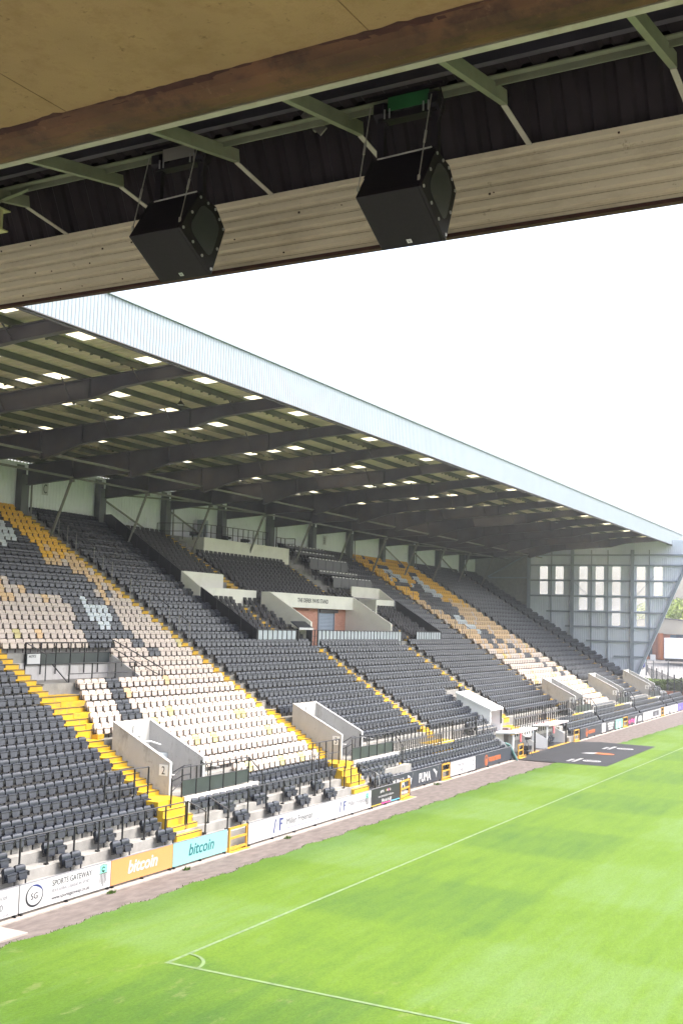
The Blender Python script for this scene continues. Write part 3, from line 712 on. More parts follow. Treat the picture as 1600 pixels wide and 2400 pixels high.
# ------------------------------------------------------------------ seats
def lathe_rows(rows, cols, hy=0.0):
    """closed shell from (z, x, halfwidth) rows, rounded in plan"""
    vs = []; fs = []; n = len(rows)
    us = np.linspace(-1, 1, cols)
    for z_, x, hw in rows:
        for u in us: vs.append((x-.018*(1-abs(u)**2.5)+(.0 if abs(u) < 1 else -.012), u*hw, z_))
    for i in range(n):
        for j in range(cols-1):
            a_, b_ = i*cols+j, ((i+1) % n)*cols+j; fs.append((a_, a_+1, b_+1, b_))
    fs.append(tuple(i*cols for i in range(n))); fs.append(tuple(i*cols+cols-1 for i in range(n-1, -1, -1)))
    return vs, fs
BACK = [(-.32, .0, .150), (-.20, -.003, .170), (-.15, -.003, .190), (-.10, -.005, .196), (-.062, -.012, .192), (-.032, -.026, .178), (-.011, -.048, .150), (.0, -.078, .108), (.0, -.10, .10), (-.02, -.125, .15), (-.09, -.14, .185), (-.29, -.10, .16)]
PAN = [(-.385, .085, .120), (-.372, .115, .142), (-.27, .098, .152), (-.205, .085, .160), (-.185, .108, .180), (-.155, .102, .182), (-.145, .07, .176), (-.16, .03, .16), (-.36, .045, .13)]
def bracket_slot_geo():
    b = MB()
    b.box(-.035, .0, .197, .222, -.55, -.20); b.box(-.03, .100, .198, .222, -.20, -.172); b.box(-.045, -.01, -.215, .215, -.38, -.345); b.box(-.01, .07, .168, .260, -.30, -.195); b.box(-.06, -.03, -.2, .23, -.34, -.16)  # wide dark hinge block and backing stand in for shade between pans
    return b.v, b.f
def seat_meshes(hi):
    return lathe_rows(BACK, 7 if hi else 5), lathe_rows(PAN, 5 if hi else 3), bracket_slot_geo()
def mk(name, vf, m, smooth=True):
    me = bpy.data.meshes.new(name); me.from_pydata(vf[0], [], vf[1]); me.materials.append(M[m])
    bm = bmesh.new(); bm.from_mesh(me); bmesh.ops.recalc_face_normals(bm, faces=bm.faces); bm.to_mesh(me); bm.free()
    if smooth:
        me.polygons.foreach_set('use_smooth', [True]*len(me.polygons))
        try: me.set_sharp_from_angle(angle=R(50))
        except Exception: pass
    return me
SEATS = []      # (colour, x, y, z, row k, number left of stair, stair number)
def uv_block(k, y):      # upper landing and its spill
    if 5 <= k <= 7 and y < 38.45: return True
    lim = {4: 33.95, 3: 33.6, 2: 33.25, 1: 32.95}
    return k in lim and y < lim[k]
def add_block(y0, y1, n, ks, stair, colour=lambda k, j, y: 'k', skip=lambda k, y: False):
    p = (y1-y0)/n
    for k in ks:
        for j in range(n):
            y = y0+(j+.5)*p
            if skip(k, y): continue
            P = (XT(k), y, ZT(k)) if not (y > STEP_Y and k <= -7) else (FXT[k], y, FZT[k])
            if STEP_Y < y < 50.3 and k == -8: continue
            if k == -7 and (32.55 < y < 37.45 or 45.5 < y < 50.3): P = (-22.74, y, 1.70)
            if k == -9 and STEP_Y < y < 50.3: P = (-22.44, y, .86)
            if not inview(P): continue
            SEATS.append((colour(k, j, y), P[0], y, P[2], k, n-j, stair))
ks_all = list(range(-6, 27))
add_block(8.2, 31.42, 54, list(range(-7, 27)), 1)
def tab_c(tab, i, j):
    if not 0 <= i < len(tab): return 'c'
    r_ = tab[i]; e = 0
    for q in range(0, len(r_), 2):
        e += r_[q+1]
        if j < e: return 'ckw'[r_[q]]
    return 'c'
def mosaic(tab, rows, yel, tan):
    def f(k, j, y):
        c = tab_c(tab, 26-k, j)
        if k <= -6: return 'k'
        if c == 'c':
            h = RNG.random()
            if k+RNG.normal(0, .8) >= yel: return 'y'
            if k+RNG.normal(0, 1.5) >= tan: return 't' if h > .05 else 'c'
            if k < 2 and h < .07: return 'p'
            return 'b' if h < .004 else ('p' if h < .014 else ('t' if h < .03 else 'c'))
        return c
    return f
def vom_skip(v):
    return lambda k, y: (k <= -1 and y < v+VW+.15) or (k <= -5 and y < v+4.95)
v1 = vom_skip(VOMS[0])
add_block(32.45, 44.28, 28, ks_all, 2, mosaic(MOS1, 31, 19.5, 14), lambda k, y: uv_block(k, y) or v1(k, y))
vs2 = vom_skip(VOMS[1])
add_block(45.45, 56.85, 26, ks_all, 3, skip=lambda k, y: (k > 8 and y > 51.0) or vs2(k, y) or (k <= -5 and y < 57.2))
add_block(58.15, 69.35, 26, list(range(-6, 9)), 4, skip=lambda k, y: (k <= -5 and y < 62.3) or (k <= 0 and 65.7 < y < 68.4) or (k <= -5 and y > 65.7))
add_block(70.95, 82.5, 27, ks_all, 5, skip=lambda k, y: (k > 8 and y < 77.0) or (k <= -5 and y < 81.4))
v3 = vom_skip(VOMS[2])
add_block(83.4, 95.1, 27, ks_all, 6, mosaic(MOS2, 31, 16.5, 7), v3)
for i, (y0, y1) in enumerate([(96.15, 107.6), (108.55, 113.2)]):
    add_block(y0, y1, int((y1-y0)/.43), ks_all, 7+i, skip=vom_skip(VOMS[3+i]))
add_block(113.4, 116.4, 7, list(range(-6, -1)), 8)
# front rows
for y0, y1, s_ in [(32.9, 44.0, 2), (45.7, 50.2, 3), (51.3, 65.3, 4), (78.9, 88.0, 5), (88.5, 100.5, 6), (101.1, 112.0, 7), (112.5, 117.0, 8), (117.4, 123.5, 9)]:
    add_block(y0, y1, int((y1-y0)/.43), [-7] if y0 < 40 else [-7, -8, -9], s_, skip=(lambda k, y: False))
for q in range(-3, 10):
    yc = 23.45+2.27*q
    if 30.3 < yc < 33.6: continue
    if yc > 43.4: continue
    for k in (-8, -9):
        for d in (-.215, .215):
            yy = yc+d+(.22 if k == -9 else 0); P = (XT(k), yy, ZT(k))
            if inview(P): SEATS.append(('k', P[0], yy, P[2], k, int(round((31.5-yy)/.43)) if yy < 31.5 else int(round((44.45-yy)/.43)), 1 if yy < 31.5 else 2))
def ordinal(n):
    U = 'zeroth first second third fourth fifth sixth seventh eighth ninth tenth eleventh twelfth thirteenth fourteenth fifteenth sixteenth seventeenth eighteenth nineteenth'.split()
    if n < 20: return U[n]
    T = {2: 'twent', 3: 'thirt', 4: 'fort', 5: 'fift'}[n//10]
    return T+'ieth' if n % 10 == 0 else T+'y-'+U[n % 10]
HI = seat_meshes(True); LOW = seat_meshes(False)
dist = lambda s: (s[1]**2+s[2]**2+(s[3]-8)**2)
black = sorted([s for s in SEATS if s[0] == 'k'], key=dist); white = [s for s in SEATS if s[0] == 'w']
warm = sorted([s for s in SEATS if s[0] not in 'kw'], key=dist)
PROTO = {}
def proto(c):
    if c not in PROTO:
        PROTO[c] = (mk('backrest', HI[0], 'seat_'+c), mk('seat_pan', HI[1], 'seat_'+c), mk('bracket', HI[2], 'seatframe' if c != 'k' else 'rail', False))
    return PROTO[c]
WORD = {'k': 'black', 'w': 'white', 'c': 'cream', 't': 'tan', 'y': 'ochre', 'b': 'lemon', 'p': 'straw'}
FIRST = {}
def individual(s, grp, parts=True):
    c = s[0]; me = proto(c)
    if c not in FIRST:
        root = thing({'k': 'black_seat', 'w': 'white_seat'}.get(c, 'cream_seat'), 'seat', 'seat', (0, 0, 0)); ch = []
        for nm, m_ in zip(('backrest', 'seat_pan', 'bracket'), me):
            o = bpy.data.objects.new(nm, m_); COL.objects.link(o); o.parent = root; ch.append(o)
        FIRST[c] = (root, ch)
    else:
        r0, ch0 = FIRST[c]; root = r0.copy(); COL.objects.link(root)
        for o in ch0:
            n_ = o.copy(); COL.objects.link(n_); n_.parent = root
    root.location = s[1:4]; root.rotation_euler = (0, 0, R(RNG.normal(0, .6)))
    root['label'] = '%s seat, %s left of the %s yellow stairs, %s row above the hoardings' % (WORD[c], ordinal(max(1, s[5])), ordinal(s[6]), ordinal(s[4]+10))
    root['category'] = 'seat'; root['group'] = grp
for s in black[:300]: individual(s, 'black tip-up seats in the nearest blocks')
for s in warm[:300]: individual(s, 'cream and yellow tip-up seats of the mosaics')
for s in white: individual(s, 'white tip-up seats in the mosaics')
def merged(name, lst, label, geos=LOW, mats=None):
    """the farther seats of one kind as one mesh"""
    V = []; F = []; MI = []; off = 0; keys = []
    for c in sorted({s[0] for s in lst}): keys.append(c)
    matl = ['seat_'+c for c in keys]+['rail' if keys == ['k'] else 'seatframe'] if mats is None else mats
    base = []
    for gi, gset in enumerate(geos):
        base.append((np.array(gset[0], np.float32), gset[1], gi))
    bv = np.concatenate([b[0] for b in base]); fo = []; fm = []; o_ = 0
    for b in base:
        for f in b[1]: fo.append(tuple(i+o_ for i in f)); fm.append(b[2])
        o_ += len(b[0])
    lens = np.array([len(f) for f in fo], np.int32); flat = np.array([i for f in fo for i in f], np.int32); fm = np.array(fm)
    n = len(lst); nv = len(bv); pos = np.array([s[1:4] for s in lst], np.float32)
    yawj = RNG.normal(0, .012, n).astype(np.float32); tv = np.repeat(bv[None], n, 0); xx = tv[:, :, 0]-tv[:, :, 1]*yawj[:, None]; tv[:, :, 0] = xx
    allv = (tv+pos[:, None, :]).reshape(-1, 3)
    loops = (np.repeat(flat[None], n, 0)+(np.arange(n)*nv)[:, None]).astype(np.int32).ravel(); L_ = np.tile(lens, n); st = np.concatenate([[0], np.cumsum(L_)[:-1]]).astype(np.int32)
    me = bpy.data.meshes.new(name); me.vertices.add(len(allv)); me.vertices.foreach_set('co', allv.ravel()); me.loops.add(len(loops)); me.loops.foreach_set('vertex_index', loops)
    me.polygons.add(len(L_)); me.polygons.foreach_set('loop_start', st); me.polygons.foreach_set('loop_total', L_)
    ki = np.array([keys.index(s[0]) for s in lst])
    if mats is None: mi = np.where(fm[None, :] == 2, len(keys), ki[:, None])
    else: mi = np.repeat(fm[None], n, 0)
    me.polygons.foreach_set('material_index', mi.astype(np.int32).ravel())
    me.polygons.foreach_set('use_smooth', np.ones(len(L_), bool)); me.update(calc_edges=True); me.validate()
    for m_ in matl: me.materials.append(M[m_])
    try: me.set_sharp_from_angle(angle=R(50))
    except Exception: pass
    ob = bpy.data.objects.new(name, me); COL.objects.link(ob); return tag(ob, label, 'seats', kind='stuff')
merged('black_seats', black[300:], 'remaining black tip-up seats filling the farther and upper blocks of the grandstand')
merged('cream_seats', warm[300:], 'remaining cream and yellow tip-up seats farther back in the two mosaics')
# padded seats of the directors' box
def pad_geo():
    b = MB()
    b.m = 0
    def slab(x0, x1, z0, z1, hw0, hw1, th):
        vs = [(x0, -hw0, z0), (x0, hw0, z0), (x1, hw1, z1), (x1, -hw1, z1), (x0-th, -hw0, z0), (x0-th, hw0, z0), (x1-th, hw1, z1), (x1-th, -hw1, z1)]
        b.add(vs, [(0, 1, 2, 3), (7, 6, 5, 4), (0, 4, 5, 1), (1, 5, 6, 2), (2, 6, 7, 3), (3, 7, 4, 0)])
    slab(.02, -.07, -.34, .05, .20, .165, .07); slab(.14, .08, -.40, -.12, .185, .20, .08)
    b.m = 1; b.box(-.02, .02, -.23, -.205, -.55, -.2); b.box(-.02, .12, -.228, -.207, -.22, -.19)
    return b
PADS = []
def pads(y0, y1, ks, name, skip=lambda k, y: False):
    n = int((y1-y0)/.47); p = (y1-y0)/n
    for k in ks:
        for j in range(n):
            y = y0+(j+.5)*p
            if not skip(k, y) and inview((XT(k), y, ZT(k))): PADS.append((name, XT(k), y, ZT(k), k, j+1))
pads(51.5, 56.7, list(range(18, 26)), 'upper left padded block')
pads(57.6, 68.3, list(range(15, 23)), 'upper middle padded block')
pads(51.5, 54.5, list(range(9, 15)), 'lower left padded block'); pads(55.5, 57.1, list(range(9, 15)), 'strip beside the left entrance wall')
pads(68.5, 71.8, list(range(9, 15)), 'strip beside the right entrance wall'); pads(72.7, 76.6, list(range(9, 15)), 'lower right padded block')
pads(69.3, 71.9, [15, 16, 17], 'short rows beside the press desks')
PADS.sort(key=lambda s: s[1]**2+s[2]**2+(s[3]-8)**2)
pg = pad_geo(); pme = bpy.data.meshes.new('padded_seat'); pme.from_pydata(pg.v, [], pg.f); pme.materials.append(M['pad']); pme.materials.append(M['rail']); pme.polygons.foreach_set('material_index', pg.mi)
bm = bmesh.new(); bm.from_mesh(pme); bmesh.ops.recalc_face_normals(bm, faces=bm.faces); bmesh.ops.bevel(bm, geom=[e for e in bm.edges], offset=.012, segments=1, affect='EDGES'); bm.to_mesh(pme); bm.free()
kmin = {}
for s in PADS: kmin[s[0]] = min(kmin.get(s[0], 99), s[4])
for s in PADS[:300]:
    o = bpy.data.objects.new('padded_seat', pme); COL.objects.link(o); o.location = s[1:4]; o.rotation_euler = (0, 0, R(RNG.normal(0, .8)))
    tag(o, 'padded seat, %s from left, %s row up, %s' % (ordinal(s[5]), ordinal(s[4]-kmin[s[0]]+1), s[0]), 'seat', 'padded charcoal seats of the central box')
rest = [('k',)+s[1:4] for s in PADS[300:]]
if rest:
    gset = [([tuple(v.co) for v in pme.vertices], [tuple(p.vertices) for p in pme.polygons])]
    merged('padded_seats', rest, 'remaining padded charcoal seats in the farthest rows of the central box', [gset[0]], ['pad'])
print('SEATS', len(black), len(warm), len(white), len(PADS))

# ------------------------------------------------------------------ entrances through the terrace
for i, v in enumerate(VOMS):
    lab = ['grey walled spectator entrance numbered two beside the first yellow stairway', 'grey walled spectator entrance numbered three between cream and black seats',
           'grey walled entrance at the left edge of the far cream seats', 'grey walled entrance at the right edge of the far cream seats', 'grey walled entrance nearest the far gable wall'][i]
    T_ = thing('stand_entrance', lab, 'entrance', (-24.8, v+1, LEDGE_Z), 'entrances through the terrace')
    xb, xf, zb, zf = -26.08, -23.52, 4.14, 2.90
    for y in (v, v+VW-.12):
        a = MB(); a.prism([(xb, y, 1.2), (xb, y, zb), (xf, y, zf), (xf, y, 1.2)], (0, .12, 0)); a.build('side_wall', 'vomit', T_)
        a = MB(); a.obox((xb, y+.06, zb+.012), (xf, y+.06, zf+.012), .15, .024, (0, 0, 1)); a.box(xf-.002, xf+.03, y-.01, y+.13, LEDGE_Z, zf+.01); a.build('wall_cap', 'white', T_)
    a = MB(); a.box(xb, xb+.12, v+.12, v+VW-.12, 3.1, zb); a.build('back_wall', 'whitewall', T_)
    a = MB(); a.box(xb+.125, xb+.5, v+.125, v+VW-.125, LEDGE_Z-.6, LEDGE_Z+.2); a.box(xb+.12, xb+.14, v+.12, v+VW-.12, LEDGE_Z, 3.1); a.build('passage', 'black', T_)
    a = MB(); a.box(xb+.55, xb+1.0, v+.9, v+VW-.14, 2.7, 2.95); a.build('duct', 'palepanel', T_)
    a = MB(); a.box(xb+.14, xb+.17, v+.3, v+.75, 3.55, 3.95); a.box(xb+.14, xb+.17, v+1.0, v+1.5, 3.55, 3.95); a.build('notice', 'white', T_)
    if i == 0:
        a = MB(); a.tube([(xb+.6, v+.35, 3.3), (xb+.65, v+.7, 3.42), (xb+.8, v+1.2, 3.42), (xb+1.0, v+1.55, 3.28)], .035, 6)
        for q in range(5): a.tube([(xb+.62+.05*q, v+.45+.14*q, 3.38), (xb+.66+.05*q, v+.45+.14*q, 3.12)], .012, 5)
        a.build('white_rack', 'white', T_)
    num = ['2', '3', '4', '5', '6'][i]
    xs_ = xf-.42; zz = zf-.30
    a = MB(); a.box(xs_, xs_+.36, v-.016, v-.002, zz-.16, zz+.22); pl = a.build('number_plate', 'plate', T_)
    text(num, .40, (xs_+.18, v-.020, zz-.11), XD, ZD, 'ink', T_, 'number', squeeze=.8, align='CENTER')
    a = MB()
    for y in (v+.16, v+VW-.2): a.box(xf-.04, xf+.01, y, y+.05, LEDGE_Z, zf-.1)
    a.tube([(xf, v+.2, zf-.35), (xf+.25, v+.55, zf-.12), (xf+.25, v+.95, zf-.12)], .022, 6); a.tube([(xf, v+.2, zf-.65), (xf+.25, v+.55, zf-.45), (xf+.25, v+.95, zf-.45)], .022, 6); a.tube([(xf+.25, v+.95, LEDGE_Z), (xf+.25, v+.95, zf-.1)], .022, 6)
    a.tube([(xf, v+VW-.2, zf-.15), (xf+.5, v+VW-.5, zf-.2), (xf+.55, v+VW-.5, LEDGE_Z)], .022, 6)
    a.build('gate_frame', 'rail', T_)
    a = MB(); a.tube([(xf+.02, v+.08, zf-.42), (xf+.12, v+.3, zf-.44)], .02, 6); a.tube([(xf+.02, v+VW-.1, zf-.25), (xf+.4, v+VW+.4, zf-.35)], .012, 6); a.build('cable', 'white', T_)

# ------------------------------------------------------------------ railings
def railing(label, pts, posts, zbase, group='black railings of the stand', mid=None, r=.024, panel=None, name='railing', postw=.05, bracket=0, ends=True):
    """top rail through pts; posts at given parameters along it; optional lower rail or dark panels"""
    P = [Vector(p) for p in pts]; c = P[0]
    T_ = thing(name, label, 'railing', (c.x, c.y, zbase if not callable(zbase) else zbase(c)), group)
    a = MB(); a.tube(P, r, 6)
    if mid:
        for m_ in mid: a.tube([p-Vector((0, 0, m_)) for p in P], r*.8, 6)
    a.build('top_rail', 'rail', T_)
    seg = [(P[i+1]-P[i]).length for i in range(len(P)-1)]; tot = sum(seg); loc = []
    for t in posts:
        d = t*tot; i = 0
        while i < len(seg)-1 and d > seg[i]: d -= seg[i]; i += 1
        loc.append(P[i].lerp(P[i+1], min(1, d/seg[i])))
    for q in loc:
        zb = zbase(q) if callable(zbase) else zbase
        a = MB(); a.box(q.x-postw/2, q.x+postw/2, q.y-postw*.3, q.y+postw*.3, zb, q.z)
        if bracket: a.box(q.x-.09, q.x+.02, q.y-.05, q.y+.05, zb, zb+bracket)
        a.build('post', 'rail', T_)
    if panel:
        z0, z1 = panel
        for p, q in zip(loc[:-1], loc[1:]):
            a = MB(); a.box(p.x-.015, p.x+.0, p.y+.03, q.y-.03, z0, z1); a.build('panel', 'panel', T_)
    return T_
lin = lambda n: [i/(n-1) for i in range(n)]
# front rail along the pitch side, in its two visible lengths
railing('black front rail with wall-fixed posts before the nearest black seats', [(-22.30, 18.5, 1.77), (-22.30, 31.9, 1.78)], lin(13), .62, bracket=.28)
railing('black rail stepping down beside the bottom of the first yellow stairs', [(-22.3, 32.0, 1.78), (-21.95, 32.6, 1.40)], [0, 1], .5, bracket=.2)
railing('black front rail with posts between the paired seats right of the first stairs', [(-22.32, 33.3, 1.76), (-22.32, 43.6, 1.78)], lin(9), .62, bracket=.28)
railing('sloping black handrail dropping towards the yellow gate past the first stairs', [(-22.32, 33.3, 1.76), (-21.9, 33.9, 1.30)], [0, 1], .45, bracket=.2)
railing('black handrail ending in a white hose beside the second front stairs', [(-22.3, 44.2, 1.78), (-22.3, 44.9, 1.78), (-21.8, 45.6, 1.35)], [0, .45, 1], .5)
a = MB(); a.tube([(-21.78, 45.62, 1.36), (-21.72, 45.75, 1.25), (-21.7, 45.8, .95), (-21.72, 45.78, .5)], .02, 6); tag(a.build('hose', 'white', loc=(-21.7, 45.8, .5)), 'white hose hanging from the end of the black handrail by the black hoarding', 'hose')
railing('black guard rail above the white wall left of the first yellow stairs', [(-23.35, 28.9, 2.96), (-23.35, 31.15, 2.92)], lin(4), lambda q: 2.0, mid=[.62], bracket=.0)
for v, lab in zip(VOMS, ['the entrance numbered two', 'the entrance numbered three', 'the entrance left of the far cream seats', 'the entrance right of the far cream seats', 'the entrance by the far gable']):
    wx, dz = (-22.92, 0) if v < 50 else (WALL2-.02, -.15)
    railing('black railing with charcoal panels in front of %s' % lab, [(wx, v-.05, 2.80+dz), (wx, v+4.25, 2.76+dz)], lin(6), 1.74+dz, panel=(1.84+dz, 2.34+dz), mid=[.45], group='panelled railings before the entrances')
    railing('short angled black rail by the steps to %s' % lab, [(wx, v-.05, 2.78+dz), (wx+.07, v-.75, 2.50+dz)], [1], 1.35+dz, mid=[.45], group='panelled railings before the entrances')
    railing('black end rail right of the panels before %s' % lab, [(wx, v+4.25, 2.76+dz), (wx+.3, v+4.8, 2.1+dz)], [1], 1.3+dz, group='panelled railings before the entrances')
for y0, y1, lab, n in [(50.4, 57.0, 'left of the centre stairs', 15), (58.9, 62.4, 'between the centre stairs and the full black rows', 8), (69.3, 75.2, 'behind the white dugouts', 13), (75.3, 81.5, 'right of the second dugout', 14), (41.8, 44.2, 'left of the entrance numbered three', 5), (57.05, 58.8, 'across the bottom of the centre yellow stairs', 5)]:
    railing('tall black railing on the white wall %s' % lab, [(-22.93 if y0 < 50 else WALL2-.03, y0, 2.86 if y0 < 50 else 2.70), (-22.93 if y0 < 50 else WALL2-.03, y1, 2.86 if y0 < 50 else 2.70)], lin(n), 1.55, mid=[.55])
    if n > 7: railing('lower bracketed black railing below the one %s' % lab, [(WALL2+.07, y0, 2.12), (WALL2+.07, y1, 2.12)], lin(n), 1.0, bracket=.2, mid=[.5])
for y0, x0 in [(61.3, -22.9), (74.5, -22.9), (79.7, -22.9)]:
    railing('slanting black crowd rail braced on the ledge wall' if y0 < 70 else ('slanting black rail brace behind the white dugouts' if y0 < 76 else 'slanting black rail brace right of the dugouts'), [(-23.4, y0, 1.9), (-23.1, y0+.5, 2.8), (-23.1, y0+1.2, 2.8), (-22.9, y0+1.7, 1.9)], [.3, .7], 1.75)
# upper landing rail and panels
T_ = railing('black railing with panels over the upper landing below cream seats', [(-31.12, 33.3, 6.80), (-31.12, 38.5, 6.80)], lin(7), lambda q: 5.55, panel=(5.95, 6.38), mid=[.42, .86])
a = MB(); a.box(-31.095, -31.088, 33.38, 34.1, 5.97, 6.36); nt_ = a.build('notice_board', 'white', T_)
text('NOTICE', .14, (-31.082, 33.45, 6.22), YD, ZD, 'greyink', T_, 'notice_text', squeeze=.8)
railing('black handrail down the left side of the upper landing', [(-31.12, 33.3, 6.80), (-30.6, 33.9, 6.35), (-30.6, 33.9, 5.25)], [.0], lambda q: 5.7)
railing('black handrail sloping across the upper landing wall', [(-30.9, 34.6, 5.95), (-29.4, 34.0, 5.2)], [], 5.25)
railing('black rail round the right end of the upper landing', [(-29.5, 33.95, 6.0), (-29.5, 34.0, 6.05), (-29.3, 37.8, 6.05)], [.02, .35, .7, 1], lambda q: 5.0, mid=[.4])
railing('black handrail falling from the right end of the landing panels', [(-31.12, 38.6, 6.9), (-29.2, 39.6, 5.75)], [0, 1], lambda q: RK(q.x)+.05, mid=[.35])
# handrail posts up the second stairway and beside the far one
for ya, nm in ((45.35, 'second yellow stairway, up to the back wall'), (83.3, 'yellow stairway left of the far cream seats')):
    a = []; pts = []
    for k in range(24, 7, -1):
        if k % 4 == 0: continue
        pts.append((XN(k)-.1, ya, ZF(k)+.95))
    T_ = thing('handrail', 'grey posts and black handrail up the '+nm, 'handrail', (pts[-1][0], ya, pts[-1][2]-.95), 'stairway handrails')
    for p in pts:
        m_ = MB(); m_.tube([(p[0], p[1], p[2]-.95), p], .02, 6); m_.build('post', 'tube', T_)
    for q in range(0, len(pts)-1, 2):
        m_ = MB(); m_.tube([pts[q], pts[q+1]], .018, 6); m_.build('rail', 'rail', T_)
for k in (9, 12, 15, 18): pass

# pale panelled fence of the central box
def pale_fence(y0, y1, n, lab):
    T_ = thing('panel_fence', lab, 'fence', (-31.7, y0, 6.37), 'pale panelled fences of the central box'); st = (y1-y0)/n
    for i in range(n):
        a = MB(); a.box(-31.71, -31.69, y0+i*st+.04, y0+(i+1)*st-.04, 6.45, 7.38); a.build('panel', 'palepanel', T_)
    for i in range(n+1):
        a = MB(); a.box(-31.73, -31.665, y0+i*st-.025, y0+i*st+.025, 6.3, 7.44); a.build('post', 'rail', T_)
    a = MB(); a.box(-31.73, -31.67, y0, y1, 7.41, 7.445); a.build('top_rail', 'rail', T_)
pale_fence(51.3, 55.4, 8, 'pale grey panelled fence left of the dark turnstile booth')
pale_fence(58.0, 69.75, 25, 'long pale grey panelled fence in front of the brick entrance')
pale_fence(72.3, 76.7, 10, 'pale grey panelled fence ending at the right black screen')
railing('black gate rail in the gap of the pale fence before the brick', [(-31.7, 57.25, 7.44), (-31.7, 57.95, 7.44)], lin(3), 6.35, mid=[.35, .7])
T_ = thing('turnstile_booth', 'small dark booth with a white stripe at the left end of the fence gap', 'booth', (-31.7, 56.4, 6.37))
a = MB()
for y in (55.55, 57.12): a.box(-32.0, -31.62, y, y+.08, 6.37, 7.5)
a.build('frame', 'rail', T_)
a = MB(); a.prism([(-31.6, 55.55, 7.5), (-31.6, 55.55, 7.56), (-32.15, 55.55, 7.92), (-32.15, 55.55, 7.86)], (0, 1.65, 0)); a.build('canopy', 'bdark', T_)
a = MB(); a.box(-31.598, -31.58, 55.55, 57.2, 7.44, 7.57); a.build('white_stripe', 'white', T_)
# press desks
for i, (x, y0, y1, pan) in enumerate([(-41.7, 70.8, 77.0, 0), (-40.95, 71.0, 77.2, 0), (-40.2, 71.7, 77.8, 1), (-38.5, 70.3, 76.4, 0), (-37.85, 71.0, 77.4, 1)]):
    zt = RK(x)+.78
    T_ = thing('press_desk', 'long black press desk, %s, white dashed edge%s' % (['topmost by the back wall', 'second from the back wall', 'third from the back', 'fourth from the back', 'lowest'][i], ' over grey panels' if pan else ''), 'desk', (x, y0, RK(x)), 'press desks')
    a = MB(); a.box(x-.42, x, y0, y1, zt-.05, zt); a.build('worktop', 'black', T_)
    a = MB(); a.box(x-.03, x-.005, y0, y1, zt-.25, zt-.05)
    a.build('apron', 'bblack', T_)
    a = MB(); n = 12
    for q in range(n): yy = y0+(y1-y0)*(q+.2)/n; a.box(x+.001, x+.012, yy, yy+.33, zt-.085, zt-.005)
    a.build('white_strip', 'white', T_)
    for q in range(4):
        a = MB(); yy = y0+(y1-y0)*q/3; a.box(x-.3, x-.24, yy-.03, yy+.03, RK(x)-.2, zt-.05); a.build('leg', 'rail', T_)
    if pan:
        for q in range(5):
            a = MB(); yy = y0+(y1-y0)*q/5; a.box(x+.13, x+.15, yy+.02, yy+(y1-y0)/5-.02, zt-.85, zt-.12); a.build('panel', 'panel', T_)
    for q in range(11):
        yy = y0+.4+.54*q
        if not inview((x-.8, yy, zt)): continue
        o = bpy.data.objects.new('press_chair', pme); COL.objects.link(o); o.location = (x-.65, yy, zt+.02)
        tag(o, 'dark chair, %s from the left, tucked behind the %s press desk' % (ordinal(q+1), ['topmost', 'second', 'third', 'fourth', 'lowest'][i]), 'chair', 'chairs behind the press desks')
# camera platform kit
railing('black guard rail along the cream platform wall', [(-42.4, 56.3, 13.75), (-40.5, 56.6, 13.75), (-40.45, 58.6, 13.8)], [0, .45, .7, 1], lambda q: q.z-1.0, mid=[.5])
railing('long black guard rail on top of the cream platform wall', [(-40.43, 58.7, 13.85), (-40.43, 66.3, 13.95)], lin(13), 13.03, mid=[.5])
railing('small black rail enclosure right of the cream platform wall', [(-41.6, 69.4, 13.9), (-41.6, 70.8, 13.9), (-40.9, 70.9, 13.9)], [0, .3, .6, 1], lambda q: 13.0, mid=[.4])
for x, y, s_, lab in [(-41.9, 59.4, .42, 'dark covered camera lens on the left of the platform'), (-41.7, 62.8, .40, 'black equipment case on the platform behind the guard rail'), (-41.8, 65.3, .36, 'dark camera on the right of the platform')]:
    T_ = thing('broadcast_camera', lab, 'camera', (x, y, 12.6)); a = MB(); a.box(x-.15, x+.25, y-.12, y+.12, 13.2, 13.45); a.tube([(x+.25, y, 13.32), (x+.5, y, 13.32)], .09, 10); a.build('camera_body', 'bblack', T_)
    for q in (0, 2.1, 4.2): a = MB(); a.tube([(x, y, 13.2), (x+.35*math.cos(q), y+.35*math.sin(q), 12.6)], .02, 6); a.build('tripod_leg', 'rail', T_)
T_ = thing('equipment_cabinet', 'tall pale cabinet standing against the back wall by the platform', 'cabinet', (-42.4, 61.3, 12.6)); a = MB(); a.box(-42.7, -42.2, 61.0, 61.55, 12.6, 14.4); a.build('body', 'palepanel', T_, bevel=.02); a = MB(); a.box(-42.2, -42.18, 61.05, 61.5, 12.75, 14.3); a.build('door', 'gsteel', T_)
# pendant lamps under the roof
for i, (x, y) in enumerate([(-26.24, 36.0), (-26.3, 49.1), (-26.3, 61.9), (-26.3, 74.7), (-26.3, 87.5)]):
    T_ = thing('pendant_lamp', 'small dark pendant lamp under the roof, %s from the camera' % ordinal(i+1), 'lamp', (x, y, 16.35), 'pendant lamps under the stand roof')
    a = MB(); a.tube([(x, y, 16.95), (x, y, 16.55)], .015, 6); a.build('stem', 'rail', T_)
    a = MB(); n_ = 12; la = [(x+.03*math.cos(q*2*math.pi/n_), y+.03*math.sin(q*2*math.pi/n_), 16.56) for q in range(n_+1)]; lb = [(x+.17*math.cos(q*2*math.pi/n_), y+.17*math.sin(q*2*math.pi/n_), 16.40) for q in range(n_+1)]; a.strip(la, lb); a.build('shade', 'rail', T_)
    a = MB(); a.add([(x+.13*math.cos(q*2*math.pi/n_), y+.13*math.sin(q*2*math.pi/n_), 16.395) for q in range(n_)], [tuple(range(n_))]); a.build('lens', 'white', T_)

